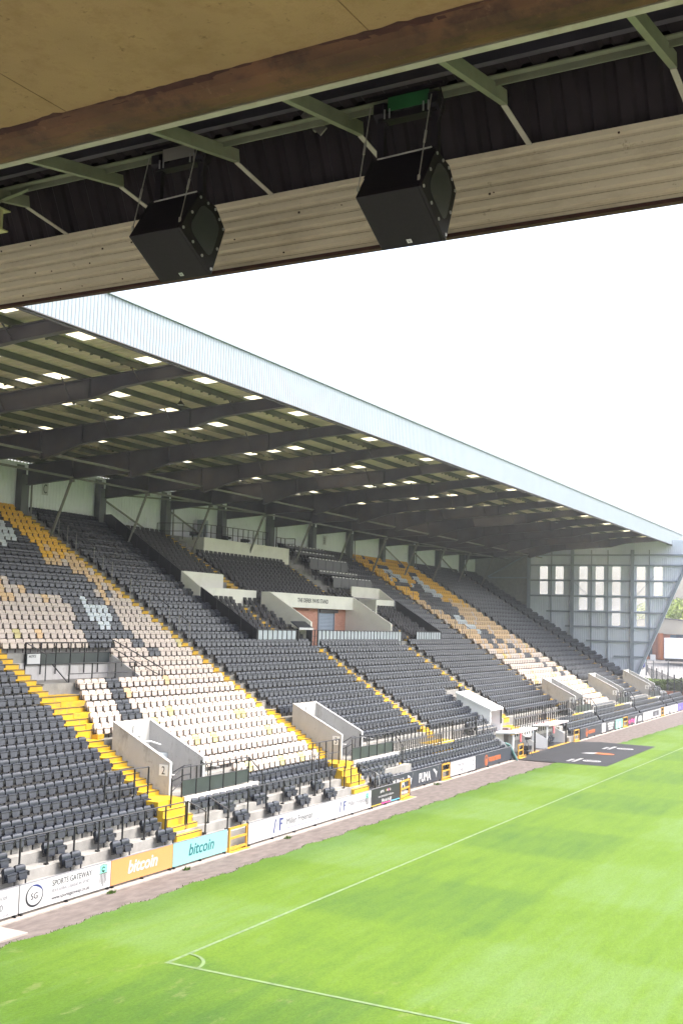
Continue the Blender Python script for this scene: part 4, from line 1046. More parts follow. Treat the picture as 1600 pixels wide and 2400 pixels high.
# ------------------------------------------------------------------ hoardings
def board(label, x, y0, y1, m, z0=.10, z1=.82, grp='advertising hoardings along the track'):
    T_ = thing('hoarding', label, 'hoarding', (x, y0, 0), grp)
    a = MB(); a.box(x-.04, x, y0+.008, y1-.008, z0, z1); a.build('board', m, T_)
    a = MB(); a.box(x-.05, x+.005, y0+.008, y1-.008, z1, z1+.012); a.build('top_edge', 'sky_ink' if False else 'paleink', T_)
    n = max(2, int((y1-y0)/1.6))
    for i in range(n+1):
        yy = y0+.1+(y1-y0-.2)*i/n; a = MB(); a.box(x-.09, x-.042, yy-.025, yy+.025, -.02, z1-.05); a.box(x-.03, x+.03, yy-.025, yy+.025, -.02, z0); a.build('post', 'rail', T_)
    return T_
X1, X2 = -21.28, -22.22
def tx(s, size, y, z, m, T_, x=X1, **k): return text(s, size, (x+.003, y, z+.07), YD, ZD, m, T_, **k)
def flat(mb, x, y0, y1, z0, z1): mb.box(x+.0005, x+.003, y0, y1, z0+.07, z1+.07)
def crest(T_, x, y, z, w_, h_, m='bgreen'):
    a = MB(); d = .0015; z += .07
    a.m = 0; a.add([(x+d, y-w_/2, z+h_*.12), (x+d, y+w_/2, z+h_*.12), (x+d, y+w_/2, z+h_*.42), (x+d, y, z+h_*.5), (x+d, y-w_/2, z+h_*.42)], [(0, 1, 2, 3, 4)])
    a.m = 1
    for i in range(5):
        yy = y-w_*.42+w_*.19*i; zb = z-h_*.5+abs(i-2)*h_*.10; a.box(x+d, x+d+.001, yy, yy+w_*.08, zb, z+h_*.08)
    a.box(x+d, x+d+.001, y-w_/2, y+w_/2, z+h_*.085, z+h_*.115)
    ring(a, (x+d+.001, y, z+h_*.28), h_*.07, h_*.13, YD, ZD, 30, 330, 16); a.box(x+d, x+d+.001, y-.02, y+.02, z+h_*.14, z+h_*.24)
    ring(a, (x+d+.001, y, z+h_*.02), h_*.47, h_*.49, YD, ZD, 55, 125, 12)
    a.build('crest', [m, 'ink'], T_)
B0 = board('white hoarding cut off by the left edge of the picture', X1, 18.2, 23.03, 'bwhite')
tx('vices', .19, 22.25, .50, 'paleink', B0); tx('0', .24, 22.35, .22, 'greyink', B0); tx('.co.uk', .11, 22.42, .07, 'paleink', B0)
B1 = board('white hoarding with a blue and black ring emblem and thin lettering', X1, 23.06, 26.79, 'bwhite')
a = MB(); c_ = (X1+.003, 23.62, .455)
ring(a, c_, .235, .29, YD, ZD, 100, 400, 60, 1.15, lambda t: .35+.65*abs(math.sin(math.pi*(t*1.1)))); a.m = 1; ring(a, (X1+.0045, 23.62, .455), .24, .292, YD, ZD, 20, 110, 30, 1.15, lambda t: .3+.7*math.sin(math.pi*t)); a.build('ring_emblem', ['ink', 'blueink'], B1)
tx('SG', .235, 23.62, .30, 'ink', B1, align='CENTER', squeeze=1.0)
tx('SPORTS GATEWAY', .222, 24.30, .50, 'ink', B1, squeeze=.86); tx('EDUCATING CAREERS IN SPORT', .125, 24.30, .335, 'paleink', B1, squeeze=.86); tx('www.sportsgateway.co.uk', .15, 24.30, .135, 'ink', B1, squeeze=.98)
crest(B1, X1, 26.45, .40, .34, .62)
B2 = board('orange hoarding with white italic lettering', X1, 26.8, 29.84, 'borange')
tx('bitcoin', .52, 28.3, .25, 'bwhite', B2, align='CENTER', shear=.22, bold=.014, squeeze=1.02)
B3 = board('pale teal hoarding with dark teal italic lettering', X1, 29.85, 32.95, 'bteal')
tx('bitcoin', .52, 31.42, .25, 'tealink', B3, align='CENTER', shear=.22, bold=.008, squeeze=1.02)
B4 = board('longest white hoarding with two blue monograms and a crest', X1, 34.28, 44.15, 'bwhite')
def monogram(T_, y, z, h):
    a = MB(); x = X1+.0015; z += .07
    a.add([(x, y, z), (x, y+.09*h/.5, z), (x, y+.20*h/.5, z+h), (x, y+.13*h/.5, z+h)], [(0, 1, 2, 3)]); a.add([(x+.001, y+.17*h/.5, z+h), (x+.001, y+.20*h/.5, z+h), (x+.001, y+.36*h/.5, z+h*.12), (x+.001, y+.33*h/.5, z+h*.12)], [(0, 1, 2, 3)])
    a.add([(x, y+.44*h/.5, z+h*.06), (x, y+.55*h/.5, z+h*.06), (x, y+.57*h/.5, z+h), (x, y+.46*h/.5, z+h)], [(0, 1, 2, 3)]); a.box(x, x+.001, y+.57*h/.5, y+.74*h/.5, z+h*.83, z+h*.98); a.box(x, x+.001, y+.57*h/.5, y+.68*h/.5, z+h*.5, z+h*.63)
    a.build('monogram', 'blueink', T_)
for y_, z_, k_, m_ in ((36.0, .16, 1.0, 'greyink'), (41.2, .20, .84, 'paleink')):
    monogram(B4, y_, z_, .48*k_); tx('Miller Freeman', .34*k_, y_+.95*k_, z_+.17*k_, m_, B4, squeeze=.98)
    a = MB(); flat(a, X1, y_+.95*k_, y_+3.45*k_, z_+.035*k_, z_+.05*k_); flat(a, X1, y_+3.42*k_, y_+3.45*k_, z_+.05*k_, z_+.30*k_); a.build('underline', 'blueink' if k_ == 1 else 'greyink', B4)
crest(B4, X1, 43.75, .42, .30, .52)
B5 = board('black hoarding with white lettering and a coloured stripe at its foot', X1, 44.16, 47.1, 'bblack', z1=.83)
tx('print', .19, 45.05, .53, 'bwhite', B5, bold=.004); tx('is', .19, 46.0, .53, 'bwhite', B5, bold=.004)
a = MB()
for q, c in enumerate((0, 1, 2, 3)): a.m = c; ring(a, (X1+.002, 45.68+.10*(q % 2)+.06*q, .655), .02, .05, YD, ZD, 0, 360, 12)
a.build('dots', ['yellowink', 'pink', 'sky_ink', 'orange'], B5)
tx('one promotion solution', .15, 45.65, .33, 'bwhite', B5, align='CENTER', squeeze=1.1); tx('We do it all!', .20, 45.7, .11, 'bwhite', B5, align='CENTER', bold=.006)
a = MB()
for q in range(3): a.m = q; flat(a, X1, 44.18+.97*q, 44.18+.97*(q+1), .035, .075)
a.build('stripe', ['yellowink', 'pink', 'sky_ink'], B5)
P1 = board('dark grey hoarding with big white letters and a leaping emblem twice', X2, 48.0, 54.28, 'bdark', z1=.87)
def leap(T_, x, y, z, s_):
    pts = [(0, .05), (.10, .12), (.22, .16), (.30, .26), (.36, .40), (.47, .52), (.52, .70), (.56, .50), (.52, .36), (.62, .30), (.50, .22), (.40, .14), (.36, .04), (.30, -.16), (.26, -.15), (.29, .02), (.20, .06), (.08, .0)]
    # leaping silhouette: body, raised head, tail
    pts = [(0, .42), (.10, .30), (.22, .22), (.34, .10), (.42, -.16), (.47, -.20), (.45, -.02), (.50, .14), (.58, .30), (.60, .52), (.64, .62), (.60, .40), (.54, .24), (.44, .24), (.34, .34), (.20, .46), (.06, .50)]
    a = MB(); a.prism([(x+.001, y+p*s_*1.45, z+.07+q*s_) for p, q in pts], (.002, 0, 0)); a.build('leaping_emblem', 'bwhite', T_)
for y_ in (48.25, 51.4):
    tx('PUMA', .60, y_, .18, 'bwhite', P1, x=X2, squeeze=.92, bold=.02); leap(P1, X2, y_+1.78, .32, .70)
P2 = board('white hoarding with small grey capitals right of the yellow gate', X2, 55.46, 58.3, 'bwhite')
tx('COME ON', .22, 56.9, .43, 'paleink', P2, x=X2, align='CENTER'); tx('YOU PIES', .22, 56.9, .14, 'paleink', P2, x=X2, align='CENTER')
P2b = board('narrow white hoarding with a pale emblem between two wider boards', X2, 58.32, 59.18, 'bwhite'); a = MB(); ring(a, (X2+.003, 58.8, .52), .10, .16, YD, ZD); flat(a, X2, 58.45, 58.5, .05, .6); a.build('emblem', 'paleink', P2b)
def roundel(T_, x, y):
    a = MB(); ring(a, (x+.003, y, .43), .24, .30, YD, ZD, 0, 360, 40, .95); a.add([(x+.003, y-.16, 0.37), (x+.003, y-.10, 0.27), (x+.003, y+.05, 0.23), (x+.003, y+.17, 0.33), (x+.003, y+.14, 0.49), (x+.003, y+.02, 0.67), (x+.003, y+.02, 0.51), (x+.003, y-.10, 0.49)], [(0, 1, 2, 3, 4, 5, 6, 7)]); a.build('roundel', 'orange', T_)
P3 = board('dark hoarding with orange lettering left of the dugouts', X2, 59.2, 65.2, 'bdark', z1=.84)
roundel(P3, X2, 60.9); tx('vanarama', .50, 61.3, .24, 'orange', P3, x=X2, bold=.014, squeeze=1.05)
Q1 = board('dark hoarding with orange lettering right of the dugouts', X2, 80.3, 86.3, 'bdark', z1=.82)
roundel(Q1, X2, 82.0); tx('vanarama', .50, 82.4, .24, 'orange', Q1, x=X2, bold=.014, squeeze=1.0)
FARB = [(86.3, 87.5, 'bwhite', 'thin white hoarding beside the farther orange lettering'), (87.5, 90.6, 'bdark', 'dark hoarding with white blocks right of the thin white one'), (90.6, 92.9, 'bgreen', 'green hoarding with a white disc left of a yellow gate'), (94.7, 98.0, 'bdark', 'dark hoarding with red stars right of a yellow gate'), (98.0, 100.4, 'bdark', 'dark hoarding with a white house shape'), (100.4, 104.0, 'bwhite', 'plain white hoarding between dark and grey boards'), (104.0, 107.8, 'bwhite', 'white hoarding with a grey square photo'), (109.0, 112.2, 'bwhite', 'white hoarding first right of the last gate'), (112.2, 115.8, 'bwhite', 'white hoarding left of the purple board'), (115.9, 124.0, 'bpurple', 'purple hoarding at the far right end')]
for y0, y1, m_, lab in FARB:
    T_ = board(lab, X2, y0, y1, m_, z1=.80); ym = (y0+y1)/2; a = MB(); x = X2
    if lab.startswith('dark hoarding with white'):
        for q in range(3): flat(a, x, ym-1.0+.15*(2-q), ym+1.0-.2*(2-q), .1+.2*q, .25+.2*q)
        a.build('white_blocks', 'bwhite', T_)
    elif 'green' in lab: ring(a, (x+.003, ym+.2, .36), 0.0, .26, YD, ZD, 0, 360, 24, 1.6); flat(a, x, y0+.2, y0+.35, .08, .65); flat(a, x, y0+.5, y0+.6, .08, .65); a.build('white_disc', 'bwhite', T_)
    elif 'stars' in lab:
        for q in range(3):
            cy, cz, rr = y0+.6+.85*q, .35+.08*(q == 1), .26; pts = []
            for e in range(10): t = math.pi/2+e*math.pi/5; r_ = rr if e % 2 == 0 else rr*.42; pts.append((x+.001, cy+1.7*r_*math.cos(t), cz+r_*math.sin(t)))
            a.prism(pts, (.002, 0, 0))
        a.build('red_stars', 'pink', T_); a = MB(); a.prism([(x+.0005, y1-.9, .05), (x+.0005, y1-.3, .05), (x+.0005, y1-.05, .68), (x+.0005, y1-.5, .68)], (.002, 0, 0)); a.build('white_slash', 'bwhite', T_)
    elif 'house' in lab: flat(a, x, ym-.7, ym+.7, .1, .5); a.prism([(x+.0005, ym-.6, .52), (x+.0005, ym+.6, .52), (x+.0005, ym+.4, .64), (x+.0005, ym-.4, .64)], (.002, 0, 0)); a.build('house_shape', 'bwhite', T_)
    elif 'photo' in lab: flat(a, x, ym-1.6, ym+.9, .17, .62); a.build('grey_photo', 'greyink', T_); a = MB(); ring(a, (x+.0045, ym-.3, .4), 0, .17, YD, ZD, 0, 360, 20, 1.8); a.build('photo_disc', 'paleink', T_)
    elif 'purple' in lab: tx('be', .45, y0+.8, .2, 'bwhite', T_, x=x, bold=.01); tx('the', .3, y0+2.4, .25, 'bwhite', T_, x=x)
    elif 'plain' in lab: flat(a, x, y0+.3, y1-.5, .52, .54); flat(a, x, y0+.3, y1-.9, .44, .455); a.build('fine_print', 'paleink', T_)
    elif y0 > 108: a.prism([(x+.0005, y1-.9, .03), (x+.0005, y1-.1, .03), (x+.0005, y1-.1, .6)], (.002, 0, 0)); a.build('grey_wedge', 'greyink', T_)
# gates
def gate(label, x, y0, y1, ang=0, h=.84):
    T_ = thing('yellow_gate', label, 'gate', (x, y0, 0), 'small yellow gates in the hoardings')
    dx, dy = math.sin(R(ang)), math.cos(R(ang)); L_ = y1-y0; P = lambda t, z: (x+dx*t*L_, y0+dy*t*L_, z)
    for t in (0, 1): a = MB(); a.obox(P(t, .05), P(t, h), .06, .06, (1, 0, 0)); a.build('stile', 'gate', T_)
    for z in (.14, .48, h-.03): a = MB(); a.obox(P(.03, z), P(.97, z), .05, .07); a.build('gate_rail', 'gate', T_)
    a = MB(); a.box(P(1, 0)[0]-.03, P(1, 0)[0]+.03, P(1, 0)[1]+.04, P(1, 0)[1]+.09, 0, h+.04); a.build('hinge_post', 'rail', T_)
    a = MB(); a.box(x-.5, x+.15, y0-.05, y1+.1, 0.0, .032); a.build('yellow_sill', 'yellow', T_)
gate('yellow gate between the teal and long white hoardings', X1, 33.08, 34.17)
gate('yellow gate standing open at the end of the black hoarding', X1, 47.18, 48.4, -6)
gate('yellow gate between the dark grey and white hoardings', X2, 54.36, 55.36)
gate('yellow gate leaning in front of the nearer dugout', -22.15, 66.3, 67.4, -4)
gate('yellow gate right of the farther dugout', X2, 78.7, 79.9)
gate('yellow gate between the green board and red stars', X2, 93.1, 94.5)
gate('last yellow gate among the far white hoardings', X2, 107.95, 108.9)
railing('thin black rod leading back from the open yellow gate', [(-21.6, 48.2, .80), (-22.4, 47.6, .92)], [1], .1)

# ------------------------------------------------------------------ dugouts, tunnel, mat
def dugout(y0, y1, lab):
    T_ = thing('dugout', lab, 'dugout', (-22.4, y0, 0), 'white dugouts'); zr0, zr1 = 1.42, 1.50; xb = -23.75; xf = -22.38
    for i, y in enumerate((y0, y1-.06)):
        a = MB(); a.prism([(xf, y, 0), (xf, y, .62), (xb, y, 1.36), (xb, y, 0)], (0, .06, 0)); a.build('side_wall', 'plate', T_)
        a = MB(); a.box(xf-.09, xf, y-.005, y+.065, 0, zr0); a.build('front_post', 'plate' if i == 0 else 'rail', T_)
    a = MB(); a.box(xb-.05, xb, y0, y1, 0, 1.40); a.build('back_wall', 'plate', T_)
    a = MB(); a.prism([(xb-.08, y0-.05, 1.40), (xf+.12, y0-.05, 1.50), (xf+.12, y0-.05, 1.60), (xb-.08, y0-.05, 1.47)], (0, y1-y0+.1, 0)); rf = a.build('roof', 'plate', T_)
    a = MB()
    for q in (0, 1, 2):
        yy = y0+.3+(y1-y0)*q/3.2; x0, x1 = xb, xf+.1; z0, z1 = 1.474, 1.600
        a.prism([(x0, yy, z0), (x1, yy, z1), (x1, yy, z1+.004), (x0, yy, z0+.004)], (0, .85, 0))
    a.box(xf+.121, xf+.125, y0, y1, 1.53, 1.58)
    a.build('red_stripe', 'red', T_)
    a = MB(); a.box(xf+.05, xf+.09, (y0+y1)/2-1.2, (y0+y1)/2-.9, .95, 1.45); a.build('red_flag', 'red', T_)
    a = MB(); a.box(xf-.15, xf+.05, y0, y1+.7, 0, .06); a.build('yellow_kerb', 'gate', T_)
    a = MB(); a.box(xb, xf-.15, y0+.06, y1-.06, 0, .05); a.build('floor', 'bdark', T_)
    return T_
dugout(66.1, 70.4, 'white dugout with faded red roof stripes nearer the camera, tripod inside'); dugout(72.95, 77.4, 'white dugout with faded red roof stripes, farther from the camera, black seats inside')
for i in range(8):
    y = 73.5+.43*i; root = None
    r0, ch0 = FIRST['k']; root = r0.copy(); root.name = 'bench_seat'; COL.objects.link(root); root.location = (-23.15, y, .60); root.rotation_euler = (0, 0, 0)
    for o in ch0: n_ = o.copy(); COL.objects.link(n_); n_.parent = root
    root['label'] = 'black bench seat, %s from the left, inside the farther dugout' % ordinal(i+1); root['category'] = 'seat'; root['group'] = 'black seats in the farther dugout'
T_ = thing('tripod_camera', 'black camera on a tripod standing in front of the nearer dugout', 'camera', (-22.2, 68.0, 0))
for q in (.3, 2.4, 4.5): a = MB(); a.tube([(-22.2, 68.0, 1.0), (-22.2+.38*math.cos(q), 68.0+.38*math.sin(q), 0)], .016, 6); a.build('tripod_leg', 'rail', T_)
a = MB(); a.box(-22.28, -22.05, 67.92, 68.08, 1.02, 1.18); a.tube([(-22.05, 68, 1.1), (-21.93, 68, 1.1)], .05, 8); a.build('camera_body', 'rail', T_); a = MB(); a.tube([(-22.2, 68, .9), (-22.2, 68, 1.03)], .03, 8); a.build('head', 'rail', T_)
T_ = thing('kit_bag', 'black kit bag slumped under the tripod', 'bag', (-22.5, 68.6, .05)); a = MB()
for q in range(14): c_ = Vector((-22.5+random.uniform(-.2, .2), 68.6+random.uniform(-.35, .35), .2+random.uniform(-.1, .3))); a.box(c_.x-.12, c_.x+.12, c_.y-.14, c_.y+.14, max(.06, c_.z-.15), c_.z+.1)
a.build('bag_body', 'rail', T_)
a = MB(); a.obox((-22.15, 65.75, .03), (-22.5, 65.3, .98), .62, .05, (1, 1, 0)); T_ = a.build('leaning_board', 'bteal', loc=(-22.15, 65.75, .03)); tag(T_, 'turquoise board leaning on the end of the dark hoarding by the dugout', 'board')
a = MB(); a.obox((-22.10, 65.78, .03), (-22.455, 65.33, .98), .60, .02, (1, 1, 0)); a.build('pale_edge', 'white', T_)
T_ = thing('players_tunnel', 'white sloping covered players tunnel coming down between black seats', 'tunnel', (-23.5, 67.6, 0))
for y, nm in ((65.95, 'side_wall'), (68.0, 'side_wall')):
    a = MB(); a.prism([(-26.1, y, 1.4), (-26.1, y, 3.72), (-23.85, y, 2.82), (-23.85, y, 0)], (0, .1, 0)); a.build(nm, 'plate', T_)
a = MB(); a.prism([(-26.15, 65.88, 3.72), (-26.15, 65.88, 3.83), (-23.8, 65.88, 2.90), (-23.8, 65.88, 2.79)], (0, 2.28, 0)); a.build('roof', 'plate', T_)
a = MB(); a.box(-26.1, -26.0, 66.05, 68.0, 1.4, 3.72); a.build('back_wall', 'plate', T_); a = MB(); a.box(-23.9, -23.82, 67.9, 68.0, 1.9, 2.8); a.build('door_post', 'rail', T_)
a = MB()
for q in (.7, 1.4): a.prism([(-26.15, 65.88+q, 3.826), (-26.15, 65.88+q, 3.85), (-23.8, 65.88+q, 2.92), (-23.8, 65.88+q, 2.896)], (0, .06, 0))
a.build('roof_seam', 'paleink', T_)
a = MB(); a.add([(-22.32, 65.9, .028), (-22.32, 79.2, .028), (-20.5, 79.9, .03), (-16.75, 79.5, .048), (-16.7, 66.0, .048), (-19.5, 65.9, .045)], [(0, 1, 2, 3, 4, 5)])
T_ = a.build('rubber_mat', 'mats', loc=(-19.5, 72.5, .03)); tag(T_, 'large black rubber mat with white and orange marks before the dugouts', 'mat')
def flat_ring(mb, x, y, r0, r1, sx): ring(mb, (x, y, .056), r0, r1, (1, 0, 0), (0, 1, 0), 0, 360, 32, sx)
for yc in (68.0, 76.4):
    a = MB(); flat_ring(a, -18.1, yc, .34, .48, 1.15); a.box(-18.4, -17.8, yc-.1, yc+.1, .053, .057); a.build('white_ring', 'bwhite', T_)
    a = MB()
    for q in range(2):
        for e in range(9 if q else 6): y_ = yc-1.05+.23*e; a.box(-19.30+.34*q-.11, -19.30+.34*q+.11, y_, y_+.15, .053, .057)
    a.build('white_bars', 'bwhite', T_)
a = MB(); a.prism([(-19.8, 71.8, .053), (-19.1, 71.9, .053), (-18.9, 72.5, .053), (-19.0, 72.8, .053), (-19.6, 72.3, .053)], (0, 0, .004)); a.build('white_shape', 'bwhite', T_)
a = MB(); a.prism([(-19.05, 72.0, .054)]+[(-18.45+.62*math.cos(t), 72.4+.42*math.sin(t), .054) for t in np.linspace(-1.9, 1.9, 14)]+[(-19.0, 72.75, .054)], (0, 0, .004)); a.build('orange_shape', 'orange', T_)

# ------------------------------------------------------------------ near stand: roof edge over the camera, with loudspeakers
na = R(-2.2); NDv = Vector((math.cos(na), math.sin(na), 0)); NNv = Vector((-math.sin(na), math.cos(na), 0))
def NP(u, d, z): p = NDv*u+NNv*d; return (p.x, p.y, z)
def nbox(mb, u0, u1, d0, d1, z0, z1):
    vs = [NP(u, d, z) for u in (u0, u1) for d in (d0, d1) for z in (z0, z1)]
    mb.add(vs, [(0, 1, 3, 2), (4, 6, 7, 5), (0, 4, 5, 1), (2, 3, 7, 6), (0, 2, 6, 4), (1, 5, 7, 3)])
def nprism(mb, prof, u0, u1):
    mb.prism([NP(u0, d, z) for d, z in prof], NDv*(u1-u0))
U0, U1 = -13.5, 6.0
NS = thing('near_roof', 'ochre soffit and cream corrugated roof edge overhead, framing the top of the view', 'roof', (0, 8, 12.5))
a = MB()
nbox(a, U0, U1, -9, 7.27, 12.58, 12.75); a.build('soffit', 'soffit', NS)
a = MB()
for u in (-7.2, -4.05, -.4, 3.2): nbox(a, u-.0022, u+.0022, -9, 7.26, 12.577, 12.581)
a.build('soffit_joints', 'gutter', NS)
a = MB(); prof = [(7.25, 12.60), (7.27, 12.56), (7.33, 12.50), (7.42, 12.455), (7.52, 12.44), (7.62, 12.455), (7.70, 12.49), (7.74, 12.53), (7.74, 12.75), (7.25, 12.75)]
us = np.linspace(U0, U1, 90); 
for q in range(len(prof)-3):
    la = [NP(u, prof[q][0], prof[q][1]+.006*math.sin(u*3.1+q)) for u in us]; lb = [NP(u, prof[q+1][0], prof[q+1][1]+.006*math.sin(u*3.1+q+1)) for u in us]; a.strip(la, lb)
nprism(a, [(7.3, 12.58), (7.70, 12.58), (7.70, 12.75), (7.3, 12.75)], U0, U1)
a.build('bullnose_edge', 'gutter', NS, smooth=True)
a = MB(); r_ = random.Random(3); us2 = np.linspace(U0, U1, 260); w0 = [7.262-abs(r_.gauss(0, .012)) for _ in us2]; w1 = [7.285+abs(r_.gauss(0, .010)) for _ in us2]
a.strip([NP(u, d, 12.5785) for u, d in zip(us2, w0)], [NP(u, 7.272, 12.560) for u in us2]); a.strip([NP(u, 7.272, 12.560) for u in us2], [NP(u, d, 12.538) for u, d in zip(us2, w1)])
a.build('grime_line', 'rust', NS)
a = MB(); nbox(a, U0, U1, 7.745, 7.83, 12.505, 12.518); nbox(a, U0, U1, 7.745, 7.757, 12.518, 12.62); a.build('edge_trim', 'trim', NS)
# dark sheeted space behind the edge
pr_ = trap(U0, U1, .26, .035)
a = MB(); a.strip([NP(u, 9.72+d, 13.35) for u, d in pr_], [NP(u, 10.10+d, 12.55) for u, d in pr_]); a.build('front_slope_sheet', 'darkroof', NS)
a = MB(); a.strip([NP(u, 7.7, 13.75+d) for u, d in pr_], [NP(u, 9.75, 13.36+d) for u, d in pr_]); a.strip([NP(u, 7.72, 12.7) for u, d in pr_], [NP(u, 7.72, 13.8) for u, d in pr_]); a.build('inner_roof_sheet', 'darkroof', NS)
a = MB(); nbox(a, U0, U1, 9.1, 10.2, 13.62, 13.68); nbox(a, U0, U1, -9, 10.2, 13.8, 13.9); nbox(a, U0, U1, 10.16, 10.2, 11.95, 13.8); nbox(a, U0-.1, U0, 7.2, 10.1, 11.9, 13.8); nbox(a, U1, U1+.1, 7.2, 10.1, 11.9, 13.8); a.build('outer_roof_light_stop', 'darkroof', NS)  # roof top plus unseen front and end plates added to stop light leaks
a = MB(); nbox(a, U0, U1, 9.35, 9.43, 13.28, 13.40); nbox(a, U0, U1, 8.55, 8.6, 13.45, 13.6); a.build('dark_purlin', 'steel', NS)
# cream fascia sheet with horizontal ribs
a = MB(); zz = 12.67; pf = [(9.985, 12.69), (9.985, 12.66)]
for q in range(6):
    z0 = 12.635-q*.125; pf += [(9.985, z0), (10.02, z0-.018), (10.02, z0-.040), (9.985, z0-.062)]
pf += [(9.985, 11.90)]
a.strip([NP(U0, d, z) for d, z in pf], [NP(U1, d, z) for d, z in pf]); a.build('fascia_sheet', 'nfascia', NS)
a = MB(); nbox(a, U0, U1, 9.96, 10.03, 11.865, 11.905); nbox(a, U0, U1, 10.03, 10.05, 11.87, 12.7); a.build('rusty_lip', 'rust', NS)
a = MB(); rr = random.Random(5)
for q in range(34): u, z_ = rr.uniform(-11, 0), rr.choice([12.615, 12.42, 12.24, 12.0])+rr.uniform(-.02, .02); s_ = rr.uniform(.004, .010); nbox(a, u-s_, u+s_, 9.972, 9.984, z_-s_, z_+s_)
a.build('fixing_bolts', 'rust', NS)
# green cream brackets and the long rail
for u in (-11.25, -9.75, -8.3, -6.72, -5.23, -3.72, -2.18, -.65, .9):
    a = MB()
    p0, p1, p2 = Vector(NP(u, 7.8, 12.53)), Vector(NP(u-.02, 9.3, 12.80)), Vector(NP(u-.02, 9.98, 12.70))
    a.obox(p0, p1, .06, .012); a.obox(p0+NDv*.027+Vector((0, 0, .06)), p1+NDv*.027+Vector((0, 0, .06)), .01, .13)
    a.build('bracket', 'bracket', NS)
    a = MB(); a.obox(p1-Vector((0, 0, .01)), p2-Vector((0, 0, .02)), .055, .008, (0, 0, 1)); a.build('strut', 'trim', NS)
a = MB(); nbox(a, U0, U1, 9.0, 9.012, 12.83, 12.905); nbox(a, U0, U1, 8.93, 9.0, 12.893, 12.905); a.build('long_rail', 'bracket', NS)
# stub of pale lime steel at the left, pale plate hanging in the dark
a = MB(); p = Vector(NP(-9.95, 9.0, 12.62)); nbox(a, -10.6, -9.75, 8.9, 8.92, 12.40, 12.62); nbox(a, -10.6, -9.72, 8.8, 9.0, 12.62, 12.635); nbox(a, -10.6, -9.74, 8.8, 9.0, 12.385, 12.40); nbox(a, -9.80, -9.78, 8.8, 8.92, 12.4, 12.62)
a.build('beam_end', 'lime', NS)
a = MB(); a.obox(NP(-9.45, 9.0, 12.85), NP(-9.95, 8.8, 12.64), .06, .012); a.build('angle_brace', 'bracket', NS)
a = MB(); a.obox(NP(-6.05, 9.5, 13.28), NP(-5.75, 9.42, 12.98), .10, .012, (0, 1, 0)); a.obox(NP(-6.0, 9.5, 13.3), NP(-5.9, 9.5, 13.05), .03, .05, (0, 1, 0)); a.build('hanging_plate', 'wire', NS)
